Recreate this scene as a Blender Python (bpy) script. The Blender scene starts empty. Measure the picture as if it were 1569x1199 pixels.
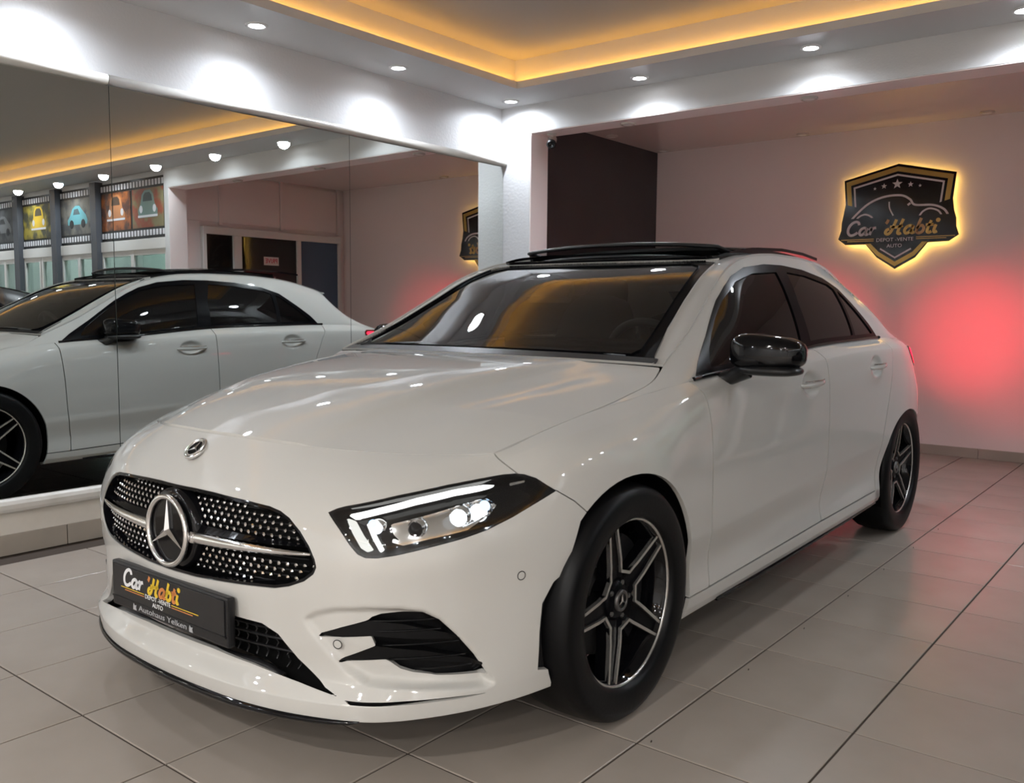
import bpy, bmesh, math, random
import numpy as np
from mathutils import Matrix, Vector

random.seed(7); rng = np.random.default_rng(7)
scene = bpy.context.scene
COL = scene.collection
PI = math.pi

# ---------------------------------------------------------------- camera
CAM_F = 1371.354; IMG_W, IMG_H = 1569, 1199
CAM_POS = Vector((1.12655, -2.36394, 1.11468)); YAW, PITCH, ROLL = -.671924, .0917303, .0087336
_right = Vector((math.cos(YAW), -math.sin(YAW), 0))
_fwd = Vector((math.sin(YAW) * math.cos(PITCH), math.cos(YAW) * math.cos(PITCH), -math.sin(PITCH)))
_up = _right.cross(_fwd)
_r = math.cos(ROLL) * _right + math.sin(ROLL) * _up
_u = -math.sin(ROLL) * _right + math.cos(ROLL) * _up
cam_data = bpy.data.cameras.new('camera'); cam = bpy.data.objects.new('camera', cam_data); COL.objects.link(cam)
cam_data.sensor_fit = 'HORIZONTAL'; cam_data.sensor_width = 36; cam_data.lens = 36 * CAM_F / IMG_W
cam_data.clip_start = .05; cam_data.clip_end = 60
m = Matrix.Identity(4)
for i in range(3):
    m[i][0], m[i][1], m[i][2], m[i][3] = _r[i], _u[i], -_fwd[i], CAM_POS[i]
cam.matrix_world = m
scene.camera = cam

# ---------------------------------------------------------------- world, exposure
world = bpy.data.worlds.new('world'); scene.world = world; world.use_nodes = True
world.node_tree.nodes['Background'].inputs['Color'].default_value = (.012, .013, .016, 1)
world.node_tree.nodes['Background'].inputs['Strength'].default_value = 1.0
vs = scene.view_settings
vs.view_transform = 'Standard'; vs.look = 'None'; vs.gamma = 1.0; vs.exposure = 0.68; vs.use_curve_mapping = False
scene.cycles.use_denoising = True
scene.cycles.max_bounces = 10; scene.cycles.diffuse_bounces = 4; scene.cycles.glossy_bounces = 6
scene.cycles.transparent_max_bounces = 12; scene.cycles.sample_clamp_indirect = 4.0
scene.cycles.caustics_reflective = False; scene.cycles.caustics_refractive = False

# ---------------------------------------------------------------- measures of the place (metres)
TX, TY = .4178, .4155                      # floor tile pitch
MIR_X = -3.05                              # mirror glass
WL_X = -3.085                              # wall behind the mirrors
BEAM_Y, BEAM_Y2, BEAM_Z = 2.78, 2.985, 2.363
SOF_Z, LIP_Z, TRAY_Z = 2.556, 2.602, 2.765
LIP_X, LIP_Y = -2.62, 2.37
JAMB_L, JAMB_R = -2.82, 1.40
BAY_Y, BAY_XL, BAY_XR, BAY_Z = 5.22, -3.175, 1.445, 2.59
ROOM_X, ROOM_Y = 6.2, -8.4                 # far side wall and the wall behind the photographer

LIGHT_SPOT_W = 40.0; TRAY_FILL_W = 215.0; LEAN = .30
def spot_light(name, loc, energy, color, angle=150, blend=.6, radius=.045, direction=(0, 0, -1), parent=None):
    d = bpy.data.lights.new(name, 'SPOT'); d.energy = energy; d.color = color
    d.spot_size = math.radians(angle); d.spot_blend = blend; d.shadow_soft_size = radius
    o = bpy.data.objects.new(name, d); COL.objects.link(o); o.location = loc
    o.rotation_mode = 'QUATERNION'; o.rotation_quaternion = Vector(direction).to_track_quat('-Z', 'Y')
    if parent is not None: o.parent = parent
    return o

# ---------------------------------------------------------------- materials
def mat(name, color, rough=.5, metal=0., coat=0., coat_rough=.03, coat_ior=1.5, spec=.5, emit=None, estr=0., noise=None, bump=None, trans=0., ior=1.45):
    m = bpy.data.materials.new(name); m.use_nodes = True; nt = m.node_tree; b = nt.nodes['Principled BSDF']
    b.inputs['Base Color'].default_value = (*color, 1); b.inputs['Roughness'].default_value = rough
    b.inputs['Metallic'].default_value = metal; b.inputs['Coat Weight'].default_value = coat
    b.inputs['Coat Roughness'].default_value = coat_rough; b.inputs['Coat IOR'].default_value = coat_ior; b.inputs['Specular IOR Level'].default_value = spec
    b.inputs['Transmission Weight'].default_value = trans; b.inputs['IOR'].default_value = ior
    if emit is not None:
        b.inputs['Emission Color'].default_value = (*emit, 1); b.inputs['Emission Strength'].default_value = estr
    if noise or bump:
        tc = nt.nodes.new('ShaderNodeTexCoord')
    if noise:                       # (scale, colour2, low, high[, rough2])
        n = nt.nodes.new('ShaderNodeTexNoise'); n.inputs['Scale'].default_value = noise[0]; n.inputs['Detail'].default_value = 6
        nt.links.new(tc.outputs['Object'], n.inputs['Vector'])
        r = nt.nodes.new('ShaderNodeValToRGB'); r.color_ramp.elements[0].position = noise[2]; r.color_ramp.elements[1].position = noise[3]
        r.color_ramp.elements[0].color = (*color, 1); r.color_ramp.elements[1].color = (*noise[1], 1)
        nt.links.new(n.outputs['Fac'], r.inputs['Fac']); nt.links.new(r.outputs['Color'], b.inputs['Base Color'])
    if bump:                        # (scale, strength, distance)
        n2 = nt.nodes.new('ShaderNodeTexNoise'); n2.inputs['Scale'].default_value = bump[0]; n2.inputs['Detail'].default_value = 4
        nt.links.new(tc.outputs['Object'], n2.inputs['Vector'])
        bp = nt.nodes.new('ShaderNodeBump'); bp.inputs['Strength'].default_value = bump[1]; bp.inputs['Distance'].default_value = bump[2]
        nt.links.new(n2.outputs['Fac'], bp.inputs['Height']); nt.links.new(bp.outputs['Normal'], b.inputs['Normal'])
    return m
def glass_mat(name, tint, rough=.0, f0=.045, gloss=(1, 1, 1)):
    """thin pane: tinted see-through mixed with a clear reflection that grows towards grazing angles"""
    m = bpy.data.materials.new(name); m.use_nodes = True; nt = m.node_tree; nt.nodes.clear()
    out = nt.nodes.new('ShaderNodeOutputMaterial'); mix = nt.nodes.new('ShaderNodeMixShader')
    tr = nt.nodes.new('ShaderNodeBsdfTransparent'); gl = nt.nodes.new('ShaderNodeBsdfGlossy')
    lw = nt.nodes.new('ShaderNodeLayerWeight'); lw.inputs['Blend'].default_value = .5
    pw_ = nt.nodes.new('ShaderNodeMath'); pw_.operation = 'POWER'; pw_.inputs[1].default_value = 4.5
    ma = nt.nodes.new('ShaderNodeMath'); ma.operation = 'MULTIPLY_ADD'; ma.inputs[1].default_value = 1 - f0; ma.inputs[2].default_value = f0
    tr.inputs['Color'].default_value = (*tint, 1); gl.inputs['Color'].default_value = (*gloss, 1); gl.inputs['Roughness'].default_value = rough
    nt.links.new(lw.outputs['Facing'], pw_.inputs[0]); nt.links.new(pw_.outputs[0], ma.inputs[0]); nt.links.new(ma.outputs[0], mix.inputs['Fac'])
    nt.links.new(tr.outputs['BSDF'], mix.inputs[1]); nt.links.new(gl.outputs['BSDF'], mix.inputs[2])
    nt.links.new(mix.outputs['Shader'], out.inputs['Surface'])
    return m
def emit_mat(name, color, strength):
    m = bpy.data.materials.new(name); m.use_nodes = True; nt = m.node_tree; nt.nodes.clear()
    out = nt.nodes.new('ShaderNodeOutputMaterial'); e = nt.nodes.new('ShaderNodeEmission')
    e.inputs['Color'].default_value = (*color, 1); e.inputs['Strength'].default_value = strength
    nt.links.new(e.outputs['Emission'], out.inputs['Surface'])
    return m
M = {}
M['wall'] = mat('wall_paint', (.66, .66, .665), .42, bump=(60, .14, .012), spec=.45)
M['beam'] = mat('beam_paint', (.66, .66, .66), .5, bump=(120, .12, .01))
M['bay'] = mat('bay_paint', (.88, .785, .765), .5, bump=(45, .08, .012))
M['bay_ceiling'] = mat('bay_ceiling_paint', (.76, .68, .65), .22, bump=(3, .04, .02), spec=.6)
M['charcoal'] = mat('charcoal_paint', (.048, .048, .056), .5, bump=(60, .15, .01), noise=(2.5, (.056, .055, .063), .4, .7))
M['ceiling'] = mat('ceiling_paint', (.46, .455, .44), .7)
M['soffit'] = mat('soffit_paint', (.64, .64, .64), .55, bump=(80, .08, .01))
M['mirror'] = mat('mirror_silver', (.80, .83, .80), .0, 1.0)
M['mirror_edge'] = mat('mirror_edge', (.10, .12, .11), .3)
M['mould'] = mat('white_moulding', (.66, .64, .60), .3, noise=(9, (.58, .56, .51), .45, .75))
M['tile'] = mat('floor_tile', (.375, .325, .280), .24, noise=(2.2, (.315, .270, .230), .35, .7), bump=(30, .05, .004), spec=.5)
M['grout'] = mat('grout', (.075, .060, .050), .9, spec=.1)
M['skirt'] = mat('skirting_tile', (.44, .39, .33), .28, noise=(3, (.36, .32, .27), .35, .7))
M['plinth'] = mat('plinth_paint', (.74, .70, .63), .4, noise=(5, (.66, .62, .55), .45, .7))
M['alu'] = mat('white_aluminium', (.76, .75, .73), .35)
M['post'] = mat('grey_post', (.09, .095, .11), .35)
M['darkglass'] = mat('dark_glass', (.012, .011, .010), .04, spec=.6)
M['blue'] = mat('blue_panel', (.075, .125, .20), .4)
M['lamp'] = emit_mat('downlight_glow', (.93, .96, 1.0), 20)
M['lamp_rim'] = mat('lamp_rim', (.8, .8, .8), .3)
M['led'] = emit_mat('amber_led', (1.0, .46, .07), 12)
M['led_sign'] = emit_mat('amber_sign_led', (1.0, .60, .12), 15)
M['white_plastic'] = mat('white_plastic', (.8, .79, .76), .35)
M['black_plastic'] = mat('black_plastic', (.012, .012, .013), .45)
M['off_lamp'] = mat('unlit_lamp', (.55, .50, .46), .4)
# ---------------------------------------------------------------- mesh helpers
def new_obj(name, mesh, m=None, parent=None):
    o = bpy.data.objects.new(name, mesh); COL.objects.link(o)
    if m is not None: mesh.materials.append(m) if not mesh.materials else None
    if parent is not None: o.parent = parent
    return o
def mesh_from(name, V, F, smooth=False):
    me = bpy.data.meshes.new(name)
    V = np.asarray(V, dtype=np.float64)
    if isinstance(F, np.ndarray):
        k = F.shape[1]; n = len(F)
        me.vertices.add(len(V)); me.vertices.foreach_set('co', V.astype(np.float32).ravel())
        me.loops.add(n * k); me.loops.foreach_set('vertex_index', F.astype(np.int32).ravel())
        me.polygons.add(n); me.polygons.foreach_set('loop_start', np.arange(0, n * k, k, dtype=np.int32))
        me.update(calc_edges=True); me.validate()
    else:
        me.from_pydata([tuple(map(float, v)) for v in V], [], [tuple(map(int, f)) for f in F]); me.update()
    if smooth: me.polygons.foreach_set('use_smooth', np.ones(len(me.polygons), dtype=bool)); me.update()
    return me
def obj(name, V, F, m, parent=None, smooth=False):
    return new_obj(name, mesh_from(name, V, F, smooth), m, parent)
def box_vf(x0, x1, y0, y1, z0, z1, b=0.):
    if b <= 0:
        V = [(x, y, z) for z in (z0, z1) for y in (y0, y1) for x in (x0, x1)]
        F = [(0, 2, 3, 1), (4, 5, 7, 6), (0, 1, 5, 4), (2, 6, 7, 3), (0, 4, 6, 2), (1, 3, 7, 5)]
        return V, F
    bm = bmesh.new(); bmesh.ops.create_cube(bm, size=1)
    for v in bm.verts: v.co = Vector(((x0 + x1) / 2 + v.co.x * (x1 - x0), (y0 + y1) / 2 + v.co.y * (y1 - y0), (z0 + z1) / 2 + v.co.z * (z1 - z0)))
    bmesh.ops.bevel(bm, geom=list(bm.edges), offset=b, segments=2, affect='EDGES', profile=.6)
    bm.verts.index_update(); V = [tuple(v.co) for v in bm.verts]; F = [tuple(v.index for v in f.verts) for f in bm.faces]; bm.free()
    return V, F
def join(*parts):
    V, F = [], []
    for v, f in parts:
        n = len(V); V += [tuple(p) for p in v]; F += [tuple(i + n for i in q) for q in f]
    return V, F
def box(name, x0, x1, y0, y1, z0, z1, m, parent=None, b=0.):
    return obj(name, *box_vf(x0, x1, y0, y1, z0, z1, b), m, parent)
def prism_vf(pts, o, ax, ay, az, t):
    """2D outline extruded: o origin, ax/ay in-plane axes, az thickness axis, from 0 to t"""
    o, ax, ay, az = map(np.array, (o, ax, ay, az)); n = len(pts)
    a = [o + ax * p[0] + ay * p[1] for p in pts]
    V = a + [p + az * t for p in a]
    F = [tuple(range(n))[::-1], tuple(range(n, 2 * n))] + [(i, (i + 1) % n, n + (i + 1) % n, n + i) for i in range(n)]
    return V, F
def lathe_vf(prof, n=32, axis='Z', c=(0, 0, 0), close=False):
    """prof: (r, h) list swept around the axis"""
    V, F = [], []; k = len(prof)
    for i in range(n):
        a = 2 * PI * i / n; ca, sa = math.cos(a), math.sin(a)
        for r, h in prof:
            p = {'Z': (r * ca, r * sa, h), 'Y': (r * ca, h, r * sa), 'X': (h, r * ca, r * sa)}[axis]
            V.append((p[0] + c[0], p[1] + c[1], p[2] + c[2]))
    for i in range(n):
        j = (i + 1) % n
        for q in range(k - 1 + (1 if close else 0)):
            q2 = (q + 1) % k
            F.append((i * k + q, j * k + q, j * k + q2, i * k + q2))
    return V, F
def tube_vf(path, r, n=8, closed=False, sx=1., up=(0, 0, 1), caps=True):
    P = [Vector(p) for p in path]; V, F = [], []; m_ = len(P)
    rad = r if hasattr(r, '__len__') else [r] * m_
    for i, p in enumerate(P):
        a = P[(i - 1) % m_] if (i or closed) else p; b = P[(i + 1) % m_] if (i < m_ - 1 or closed) else p
        t = (b - a).normalized(); s = t.cross(Vector(up))
        if s.length < 1e-5: s = t.cross(Vector((1, 0, 0)))
        s.normalize(); u = s.cross(t)
        for k in range(n):
            th = 2 * PI * k / n; V.append(tuple(p + (s * math.cos(th) * sx + u * math.sin(th)) * rad[i]))
    for i in range(m_ - (0 if closed else 1)):
        j = (i + 1) % m_
        for k in range(n):
            k2 = (k + 1) % n; F.append((i * n + k, j * n + k, j * n + k2, i * n + k2)[::-1])
    if not closed and caps:
        F.append(tuple(range(n))); F.append(tuple((m_ - 1) * n + k for k in range(n))[::-1])
    return V, F
def catmull(pts, n=8, closed=False):
    P = [np.array(p, float) for p in pts]; out = []; m_ = len(P)
    for i in range(m_ if closed else m_ - 1):
        p0 = P[i - 1] if (i or closed) else P[i]; p1 = P[i]; p2 = P[(i + 1) % m_]; p3 = P[(i + 2) % m_] if (i + 2 < m_ or closed) else p2
        for k in range(n):
            t = k / n; out.append(.5 * ((2 * p1) + (-p0 + p2) * t + (2*p0 - 5*p1 + 4*p2 - p3) * t**2 + (-p0 + 3*p1 - 3*p2 + p3) * t**3))
    if not closed: out.append(P[-1])
    return out
def ribbon_vf(path, w, t, o, ax, ay, az):
    """flat pen stroke in a plane; w width or list of widths, t thickness"""
    P = [np.array(p, float) for p in path]; n = len(P); L, R = [], []
    ws = w if hasattr(w, '__len__') else [w] * n
    for i in range(n):
        d = P[min(i + 1, n - 1)] - P[max(i - 1, 0)]; d = d / (np.linalg.norm(d) + 1e-9); q = np.array([-d[1], d[0]])
        L.append(P[i] + q * ws[i] / 2); R.append(P[i] - q * ws[i] / 2)
    o, ax, ay, az = map(np.array, (o, ax, ay, az))
    to = lambda p, h: o + ax * p[0] + ay * p[1] + az * h
    V = [to(p, t) for p in L] + [to(p, t) for p in R] + [to(p, 0) for p in L] + [to(p, 0) for p in R]
    F = []
    for i in range(n - 1):
        F += [(i, n + i, n + i + 1, i + 1), (2 * n + i, i, i + 1, 2 * n + i + 1), (n + i, 3 * n + i, 3 * n + i + 1, n + i + 1)]
    F += [(0, 2 * n, 3 * n, n), (n - 1, 2 * n - 1, 4 * n - 1, 3 * n - 1)]
    return V, F
def text_vf(body, size, o, ax, ay, az, t=.001, shear=0., width=None, align='CENTER', offset=0.):
    cu = bpy.data.curves.new('lettering', 'FONT'); cu.body = body; cu.size = 1; cu.align_x = align; cu.align_y = 'CENTER'
    cu.shear = shear; cu.offset = offset; cu.extrude = .5; cu.resolution_u = 3
    ob = bpy.data.objects.new('lettering', cu); COL.objects.link(ob)
    dg = bpy.context.evaluated_depsgraph_get(); me = bpy.data.meshes.new_from_object(ob.evaluated_get(dg))
    V = np.array([v.co[:] for v in me.vertices]); F = [tuple(p.vertices) for p in me.polygons]
    bpy.data.objects.remove(ob); bpy.data.curves.remove(cu); bpy.data.meshes.remove(me)
    sx = size if width is None else width / (V[:, 0].max() - V[:, 0].min())
    o, ax, ay, az = map(np.array, (o, ax, ay, az))
    W = o + V[:, :1] * sx * ax + V[:, 1:2] * size * ay + (V[:, 2:3] + .5) * t * az
    return [tuple(w) for w in W], F
def empty(name, loc=(0, 0, 0), rz=0., parent=None):
    o = bpy.data.objects.new(name, None); COL.objects.link(o); o.location = loc; o.rotation_euler = (0, 0, rz)
    o.empty_display_size = .1
    if parent is not None: o.parent = parent
    return o
def tag(o, label=None, cat=None, group=None, kind=None):
    if label: o['label'] = label
    if cat: o['category'] = cat
    if group: o['group'] = group
    if kind: o['kind'] = kind
    return o
def struct(o): o['kind'] = 'structure'; return o
# ---------------------------------------------------------------- car surfaces (car frame: X forward, Y left, Z up)
def fd_tangents(t, P, crease=()):
    """finite-difference tangents along axis 0 (left and right sided, equal unless creased)"""
    n = len(t); d = (P[1:] - P[:-1]) / (t[1:] - t[:-1])[(slice(None),) + (None,) * (P.ndim - 1)]
    m = np.empty_like(P)
    for i in range(1, n - 1):
        h0, h1 = t[i] - t[i-1], t[i+1] - t[i]
        m[i] = (d[i-1] * h1 + d[i] * h0) / (h0 + h1)
    m[0] = d[0] if n < 3 else 1.5 * d[0] - .5 * m[1]
    m[-1] = d[-1] if n < 3 else 1.5 * d[-1] - .5 * m[-2]
    ml, mr = m.copy(), m.copy()
    for i, k in crease:
        if 0 < i < n - 1:
            ml[i] = m[i] * (1 - k) + d[i-1] * k; mr[i] = m[i] * (1 - k) + d[i] * k
    return ml, mr
def spline(t, P, ts, crease=()):
    t = np.asarray(t, float); P = np.asarray(P, float); ts = np.asarray(ts, float)
    ml, mr = fd_tangents(t, P, crease)
    i = np.clip(np.searchsorted(t, ts, side='right') - 1, 0, len(t) - 2)
    h = t[i+1] - t[i]; x = (ts - t[i]) / h
    sh = (slice(None),) + (None,) * (P.ndim - 1)
    x = x[sh]; h = h[sh]
    return ((2*x**3 - 3*x**2 + 1) * P[i] + (x**3 - 2*x**2 + x) * h * mr[i]
            + (-2*x**3 + 3*x**2) * P[i+1] + (x**3 - x**2) * h * ml[i+1])
def anchors(dic, n):
    k = sorted(dic); x = np.array(k, float); y = np.array([dic[i] for i in k], float)
    ts = np.arange(n, dtype=float)
    if len(k) == 1: return np.full(n, y[0])
    d = np.diff(y) / np.diff(x); m = np.zeros(len(k)); m[0] = d[0]; m[-1] = d[-1]     # monotone cubic
    for i in range(1, len(k) - 1):
        m[i] = 0 if d[i-1] * d[i] <= 0 else 2 / (1 / d[i-1] + 1 / d[i])
    tc = np.clip(ts, x[0], x[-1]); i = np.clip(np.searchsorted(x, tc, side='right') - 1, 0, len(x) - 2)
    h = x[i+1] - x[i]; u = (tc - x[i]) / h
    return (2*u**3-3*u**2+1)*y[i] + (u**3-2*u**2+u)*h*m[i] + (-2*u**3+3*u**2)*y[i+1] + (u**3-u**2)*h*m[i+1]
PLAN = np.array([(.838,0),(.832,.15),(.815,.30),(.772,.455),(.695,.61),(.575,.715),(.43,.79),(.27,.846),(0,.882),(-.40,.884),
    (-.9,.888),(-1.5,.892),(-2.05,.893),(-2.4,.892),(-2.73,.885),(-2.95,.865),(-3.12,.82),(-3.26,.73),(-3.35,.55),(-3.39,.3),(-3.40,0)])
NS = len(PLAN)
PS = np.r_[0, np.cumsum(np.linalg.norm(np.diff(PLAN, axis=0), axis=1))]          # arc length at the stations
ROWS = [  # (Z anchors, inset anchors) from the underside up to the shoulder
 ({0:.165,5:.165,7:.175,9:.185,12:.215,14:.23,20:.26}, {0:.10,6:.06,9:.07,20:.1}),
 ({0:.172,4:.168,6:.172,7:.18,9:.19,12:.225,14:.24,20:.25}, {0:-.012,3:-.012,5:0,6:.006,8:.02,9:.022,12:.022,20:.03}),
 ({0:.207,4:.207,6:.215,7:.225,9:.215,12:.25,20:.30}, {0:-.016,4:-.014,5:-.004,6:.002,9:.012,12:.012,20:.01}),
 ({0:.25,4:.25,6:.28,8:.27,9:.252,12:.285,14:.3,20:.36}, {0:.012,4:.010,6:.0,9:.010,12:.012,20:0}),
 ({0:.33,6:.35,9:.335,12:.37,20:.44}, {0:.012,3:.006,6:0,8:.004,9:.018,12:.027,14:0,20:0}),
 ({0:.43,6:.45,9:.43,12:.50,14:.5,20:.52}, {0:0,6:0,8:0,9:.003,12:.005,14:0,20:0}),
 ({0:.54,6:.55,8:.56,9:.57,12:.64,20:.6}, {0:0,8:0,14:0,20:0}),
 ({0:.64,2:.64,4:.64,6:.65,8:.68,9:.70,12:.76,14:.74,20:.72}, {0:.014,2:.02,4:.03,6:.028,7:.018,8:.004,9:0,12:0,14:.005,20:.02}),
 ({0:.70,2:.70,4:.70,6:.71,7:.745,8:.77,9:.80,11:.85,12:.87,14:.85,20:.82}, {0:.055,2:.062,4:.075,6:.062,7:.045,8:.03,9:.010,11:.006,12:.006,14:.02,16:.04,20:.05}),
 ({0:.745,2:.744,4:.738,6:.745,7:.782,8:.812,9:.862,11:.93,12:.945,14:.94,20:.90}, {0:.088,2:.105,4:.125,6:.090,7:.080,8:.072,9:.034,11:.024,12:.024,14:.046,16:.07,20:.10}),
]
TOP = np.array([(.715,0,.782),(.705,.15,.781),(.68,.27,.776),(.62,.41,.768),(.545,.53,.762),(.46,.63,.760),(.385,.70,.762),(.22,.73,.802),
    (0,.742,.838),(-.40,.805,.893),(-.9,.815,.925),(-1.5,.805,.972),(-2.05,.80,.985),(-2.4,.79,.99),(-2.73,.775,.985),(-2.93,.755,.975),
    (-3.05,.72,.96),(-3.15,.62,.95),(-3.2,.45,.95),(-3.22,.25,.95),(-3.23,0,.95)])
def plan_normals():
    t = np.gradient(PLAN, PS, axis=0); t /= np.linalg.norm(t, axis=1)[:, None]
    n = np.stack([t[:, 1], -t[:, 0]], -1); n[0] = (1, 0); n[-1] = (-1, 0)
    return n
def wrap_controls():
    n = plan_normals(); G = np.zeros((len(ROWS) + 1, NS, 3))
    for r, (za, da) in enumerate(ROWS):
        z = anchors(za, NS); d = anchors(da, NS)
        G[r, :, :2] = PLAN - n * d[:, None]; G[r, :, 2] = z
    G[-1] = TOP
    return G
WRAP_CREASE = [(1, .8), (2, .8), (3, .4), (5, .85), (9, .35)]
def wrap_patch(us, vs):
    """us: arc length stations, vs in row index units -> grid (nv, nu, 3)"""
    G = wrap_controls()
    L = np.linalg.norm(np.diff(G, axis=0), axis=2).mean(1); tv = np.r_[0, np.cumsum(np.maximum(L, .02))]
    vv = np.interp(vs, np.arange(len(tv)), tv)
    C = spline(tv, G, vv, WRAP_CREASE)                      # nv, NS, 3
    ext = C[:, ::-1][:, -4:-1] * np.array([1, -1, 1])       # mirror for symmetric tangents at the nose and tail
    ext2 = C[:, ::-1][:, 1:4] * np.array([1, -1, 1])
    t = np.r_[-PS[3:0:-1], PS, 2 * PS[-1] - PS[-2:-5:-1]]
    A = np.concatenate([C[:, 3:0:-1] * np.array([1, -1, 1]), C, ext2], 1)
    return spline(t, A.transpose(1, 0, 2), us).transpose(1, 0, 2)
def resample(P, n):
    P = np.asarray(P, float); s = np.r_[0, np.cumsum(np.linalg.norm(np.diff(P, axis=0), axis=1))]
    return spline(s / s[-1], P, np.linspace(0, 1, n))
BON_C = [(.715,0,.782),(.62,0,.818),(.45,0,.861),(.2,0,.905),(-.05,0,.936),(-.265,0,.954)]
BON_E = [(.385,.70,.762),(.22,.73,.802),(0,.742,.838),(-.16,.748,.866),(-.33,.75,.910),(-.385,.738,.940)]
def bonnet_patch(nt, nr):
    C = resample(BON_C, nt); E = resample(BON_E, nt)
    fr = spline(PS[:7], TOP[:7], np.linspace(0, PS[6], 80))
    r = np.linspace(0, 1, nr); yy = fr[:, 1] / fr[-1, 1]
    g0 = np.interp(r, yy, (fr[:, 0] - fr[0, 0]) / (fr[-1, 0] - fr[0, 0])); h0 = np.interp(r, yy, (fr[:, 2] - fr[0, 2]) / (fr[-1, 2] - fr[0, 2]))
    t = np.linspace(0, 1, nt)[:, None]
    g = (1 - t) * g0 + t * r**2; w = np.clip(t * 3, 0, 1); h = (1 - w) * h0 + w * (.25 * r**2 + .75 * r**4)
    P = np.zeros((nt, nr, 3))
    P[..., 0] = C[:, None, 0] + (E - C)[:, None, 0] * g; P[..., 1] = E[:, None, 1] * r
    P[..., 2] = C[:, None, 2] + (E - C)[:, None, 2] * h
    c = .46 + .20 * t; k = (r[None] - c) / .030                     # raised centre section ending in a soft crease
    P[..., 2] += .022 / (1 + np.exp(np.clip(k * 2.2, -30, 30))) * np.sin(np.pi * np.clip(t * .93 + .03, 0, 1)) ** .6
    P[..., 2] -= .009 * np.exp(-((r[None] - c - .13) / .09) ** 2) * np.sin(np.pi * t)
    return P
# greenhouse: lower edge X (on the shoulder), upper crease (A-pillar / roof rail), centre line
GH = [ # Xlow, (crease), (centre)
 (.0,   (0,.742,.838), None), (-.20,(-.16,.748,.866), None), (-.36,(-.33,.75,.910), None),
 (-.43, (-.395,.738,.941), (-.275,.955)), (-.60,(-.63,.702,1.042), (-.52,1.062)), (-.78,(-.82,.668,1.142), (-.73,1.158)),
 (-.98, (-1.01,.637,1.243), (-.93,1.240)), (-1.16,(-1.17,.615,1.298), (-1.12,1.298)), (-1.3,(-1.305,.608,1.326), (-1.29,1.338)),
 (-1.5, (-1.5,.605,1.343), (-1.5,1.364)), (-1.72,(-1.71,.60,1.347), (-1.71,1.374)), (-2.05,(-2.04,.59,1.340), (-2.04,1.370)),
 (-2.3, (-2.28,.575,1.320), (-2.30,1.350)), (-2.5,(-2.46,.56,1.288), (-2.52,1.320)), (-2.7,(-2.65,.545,1.240), (-2.76,1.272)),
 (-2.85,(-2.78,.555,1.118), (-2.90,1.13)), (-2.98,(-2.93,.575,1.02), (-3.05,1.02)), (-3.06,(-3.03,.62,.965), (-3.20,.955))]
def top_edge_at(x):
    us = np.linspace(PS[7], PS[17], 600); e = wrap_patch(us, [len(ROWS)])[0]
    return np.stack([np.interp(-np.asarray(x), -e[:, 0], e[:, k]) for k in range(3)], -1)
def gh_param():
    U = np.array([g[1] for g in GH], float)
    return np.r_[0, np.cumsum(np.linalg.norm(np.diff(U, axis=0), axis=1))]
def side_patch(ts, ws):
    """greenhouse side strip: ts along (arc length of crease), ws 0 shoulder .. 1 crease"""
    t = gh_param(); Lo = top_edge_at([g[0] for g in GH]); Up = np.array([g[1] for g in GH], float)
    A = spline(t, Lo, ts)[:, None]; B = spline(t, Up, ts, [(14, .7)])[:, None]; w = np.asarray(ws)[None, :, None]
    P = A + (B - A) * w
    P[..., 1] = (A + (B - A) * (.82 * w ** 1.25 + .18 * w ** 4))[..., 1]
    return P
def top_patch(ts, rs):
    """windscreen, roof and tailgate: ts along, rs 0 centre .. 1 crease"""
    t = gh_param(); k = 3
    Up = spline(t, np.array([g[1] for g in GH], float), ts, [(14, .7)])
    C = spline(t[k:], np.array([(g[2][0], 0, g[2][1]) for g in GH[k:]], float), ts, [(14 - k, .7)])
    r = np.asarray(rs)[None, :]
    P = np.zeros((len(ts), len(rs), 3))
    P[..., 0] = C[:, None, 0] + (Up - C)[:, None, 0] * r ** 2.2
    P[..., 1] = Up[:, None, 1] * r
    P[..., 2] = C[:, None, 2] + (Up - C)[:, None, 2] * (.75 * r ** 2.4 + .25 * r ** 8)
    return P
# ================================================================ the room
def quad_panel(name, P, m, parent=None):
    return obj(name, P, [tuple(range(len(P)))], m, parent)
# ---- floor: a grout bed and square tiles with their own edges
floor = struct(box('floor', WL_X - .2, ROOM_X, ROOM_Y, BEAM_Y + .1, -.08, -.004, M['grout']))
floor_bay = struct(box('floor_bay', BAY_XL - .05, BAY_XR + .05, BEAM_Y + .1, BAY_Y + .05, -.08, -.004, M['grout']))
def tile_mesh():
    g = .0030; b = .0022; x, y = TX - g, TY - g
    V = [(g, g, -.004), (x, g, -.004), (x, y, -.004), (g, y, -.004), (g, g, -b*.6), (x, g, -b*.6), (x, y, -b*.6), (g, y, -b*.6),
         (g + b, g + b, 0), (x - b, g + b, 0), (x - b, y - b, 0), (g + b, y - b, 0)]
    F = [(0, 1, 5, 4), (1, 2, 6, 5), (2, 3, 7, 6), (3, 0, 4, 7), (4, 5, 9, 8), (5, 6, 10, 9), (6, 7, 11, 10), (7, 4, 8, 11), (8, 9, 10, 11)]
    return V, F
tV, tF = tile_mesh()
tile_me = mesh_from('tile', tV, tF); tile_me.materials.append(M['tile'])
tiles = []
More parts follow.
